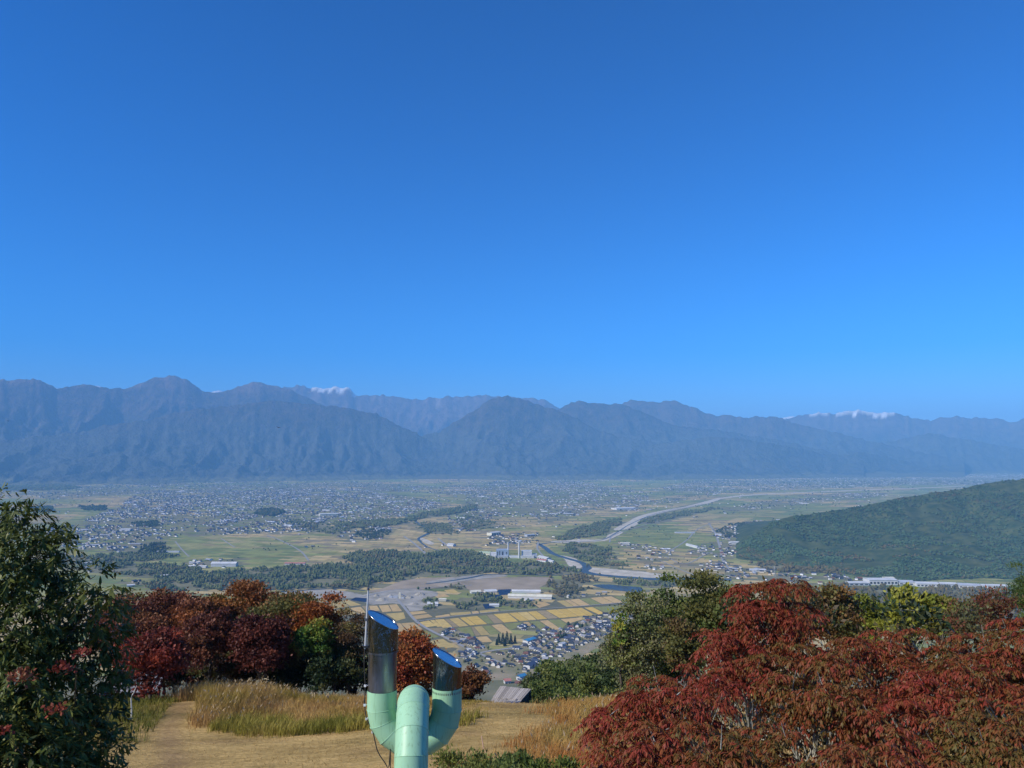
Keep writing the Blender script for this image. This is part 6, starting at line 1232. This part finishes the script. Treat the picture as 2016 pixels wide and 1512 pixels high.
# birds over the valley
BIRD = simple('dark_feather', (0.01, 0.01, 0.012), (0.03, 0.03, 0.032), 6, 0.7)
for px, py, d, rl, lab in ((16, 829, 190, 0.15, 'dark bird gliding before the mountains at the left edge'), (548, 842, 210, -0.35, 'dark bird banking before the brown-green massif')):
    c = P(px, py, d); t = thing('bird', lab, 'bird', c, 0.6); t.rotation_euler = (rl, 0.2, 0.5)
    mb = MB(); mb.tube([(0, -.26, 0), (0, -.16, .02), (0, 0, .03), (0, .14, .02), (0, .2, .025), (0, .27, .015)], [.01, .05, .075, .05, .042, .006], 8); add('body', mb.mesh('body', smooth=True), BIRD, t)
    for s in (-1, 1):
        mb = MB(); V = [(s * .05, .09, .03), (s * .05, -.1, .03), (s * .28, -.1, .13), (s * .28, .12, .13), (s * .56, -.12, .22), (s * .5, .04, .2)]
        V = np.array(V + [(a, b, c_ - .012) for a, b, c_ in V]); mb.put(V, [[0, 1, 2, 3], [3, 2, 4, 5], [9, 8, 7, 6], [11, 10, 8, 9], [0, 3, 9, 6], [3, 5, 11, 9], [1, 7, 8, 2], [2, 8, 10, 4], [4, 10, 11, 5]]); add('wing', mb.mesh('wing'), BIRD, t)
    mb = MB(); mb.put([(-.03, -.2, .02), (.03, -.2, .02), (.08, -.42, .02), (-.08, -.42, .02), (-.03, -.2, .008), (.03, -.2, .008), (.08, -.42, .008), (-.08, -.42, .008)], [[0, 1, 2, 3], [7, 6, 5, 4], [0, 4, 5, 1], [1, 5, 6, 2], [2, 6, 7, 3], [3, 7, 4, 0]]); add('tail', mb.mesh('tail'), BIRD, t)
# a few conifers and village trees told apart among the houses
GV = 'dark conifers by the blue roofed warehouse'
for i, (px, py, h) in enumerate(((982, 1266, 20), (990, 1268, 24), (998, 1267, 26), (1006, 1268, 22), (1014, 1267, 17), (994, 1272, 16), (978, 1270, 13))):
    c = G(px, py); r = np.random.default_rng(300 + i); t = thing('conifer_tree', 'dark pointed conifer in the clump left of the blue roofed warehouse', 'tree', (c[0], c[1], 0), 0, GV)
    mb = MB(); mb.tube([(0, 0, 0), (0, 0, h * 0.9)], [0.4, 0.08], 6); add('trunk', mb.mesh('trunk'), M['bark'], t)
    k = 700; u_ = r.random(k) ** 0.7; zz = h * (1 - u_) ; rad = h * 0.2 * u_ * r.uniform(0.6, 1.05, k) + 0.2; a_ = r.random(k) * 6.283
    C_ = np.c_[rad * np.cos(a_), rad * np.sin(a_), np.maximum(zz, 1.0)]; ax = unit(np.c_[np.cos(a_), np.sin(a_), np.full(k, -0.35)] + r.normal(0, 0.3, (k, 3))); V, F, nv = leaf_faces(C_ - ax * 0.6, ax, perp(ax, r), 1.8, 1.2)
    add('crown', mesh_np('crown', V, F, np.repeat(pal_pick(DGREEN, r.random(k) * 0.7), nv, axis=0)), M['leaf'], t)
r = np.random.default_rng(9); q = np.concatenate([scatter(VG[i], 26, 900 + i) for i in range(len(VG))]); q = q[[min((q[j, 0] - a) ** 2 + (q[j, 1] - b) ** 2 for a, b in taken) > 49 for j in range(len(q))]]
add('village_trees', blob_mesh('village_trees', np.c_[q, np.zeros(len(q))], np.full(len(q), 2.6), np.full(len(q), 5.0), np.where(r.random(len(q)) < 0.6, 0, 1)), M['canopy'], kind='stuff', label='small garden trees between the village houses')

# ------------------------------------------------------------------ haze: even pale air over the whole place
mb = MB(); mb.box((0, 0, 1330), (90000, 90000, 2760)); hz, n, l = new_mat('haze_air')
pv = n.new('ShaderNodeVolumePrincipled'); pv.inputs['Color'].default_value = (*HAZE_COLOR, 1); pv.inputs['Density'].default_value = HAZE_DENSITY
pv.inputs['Anisotropy'].default_value = -0.15
ho = n.new('ShaderNodeOutputMaterial'); l.new(pv.outputs[0], ho.inputs['Volume'])
add('haze', mb.mesh('haze'), hz, kind='stuff', label='thin blue haze filling the valley air')
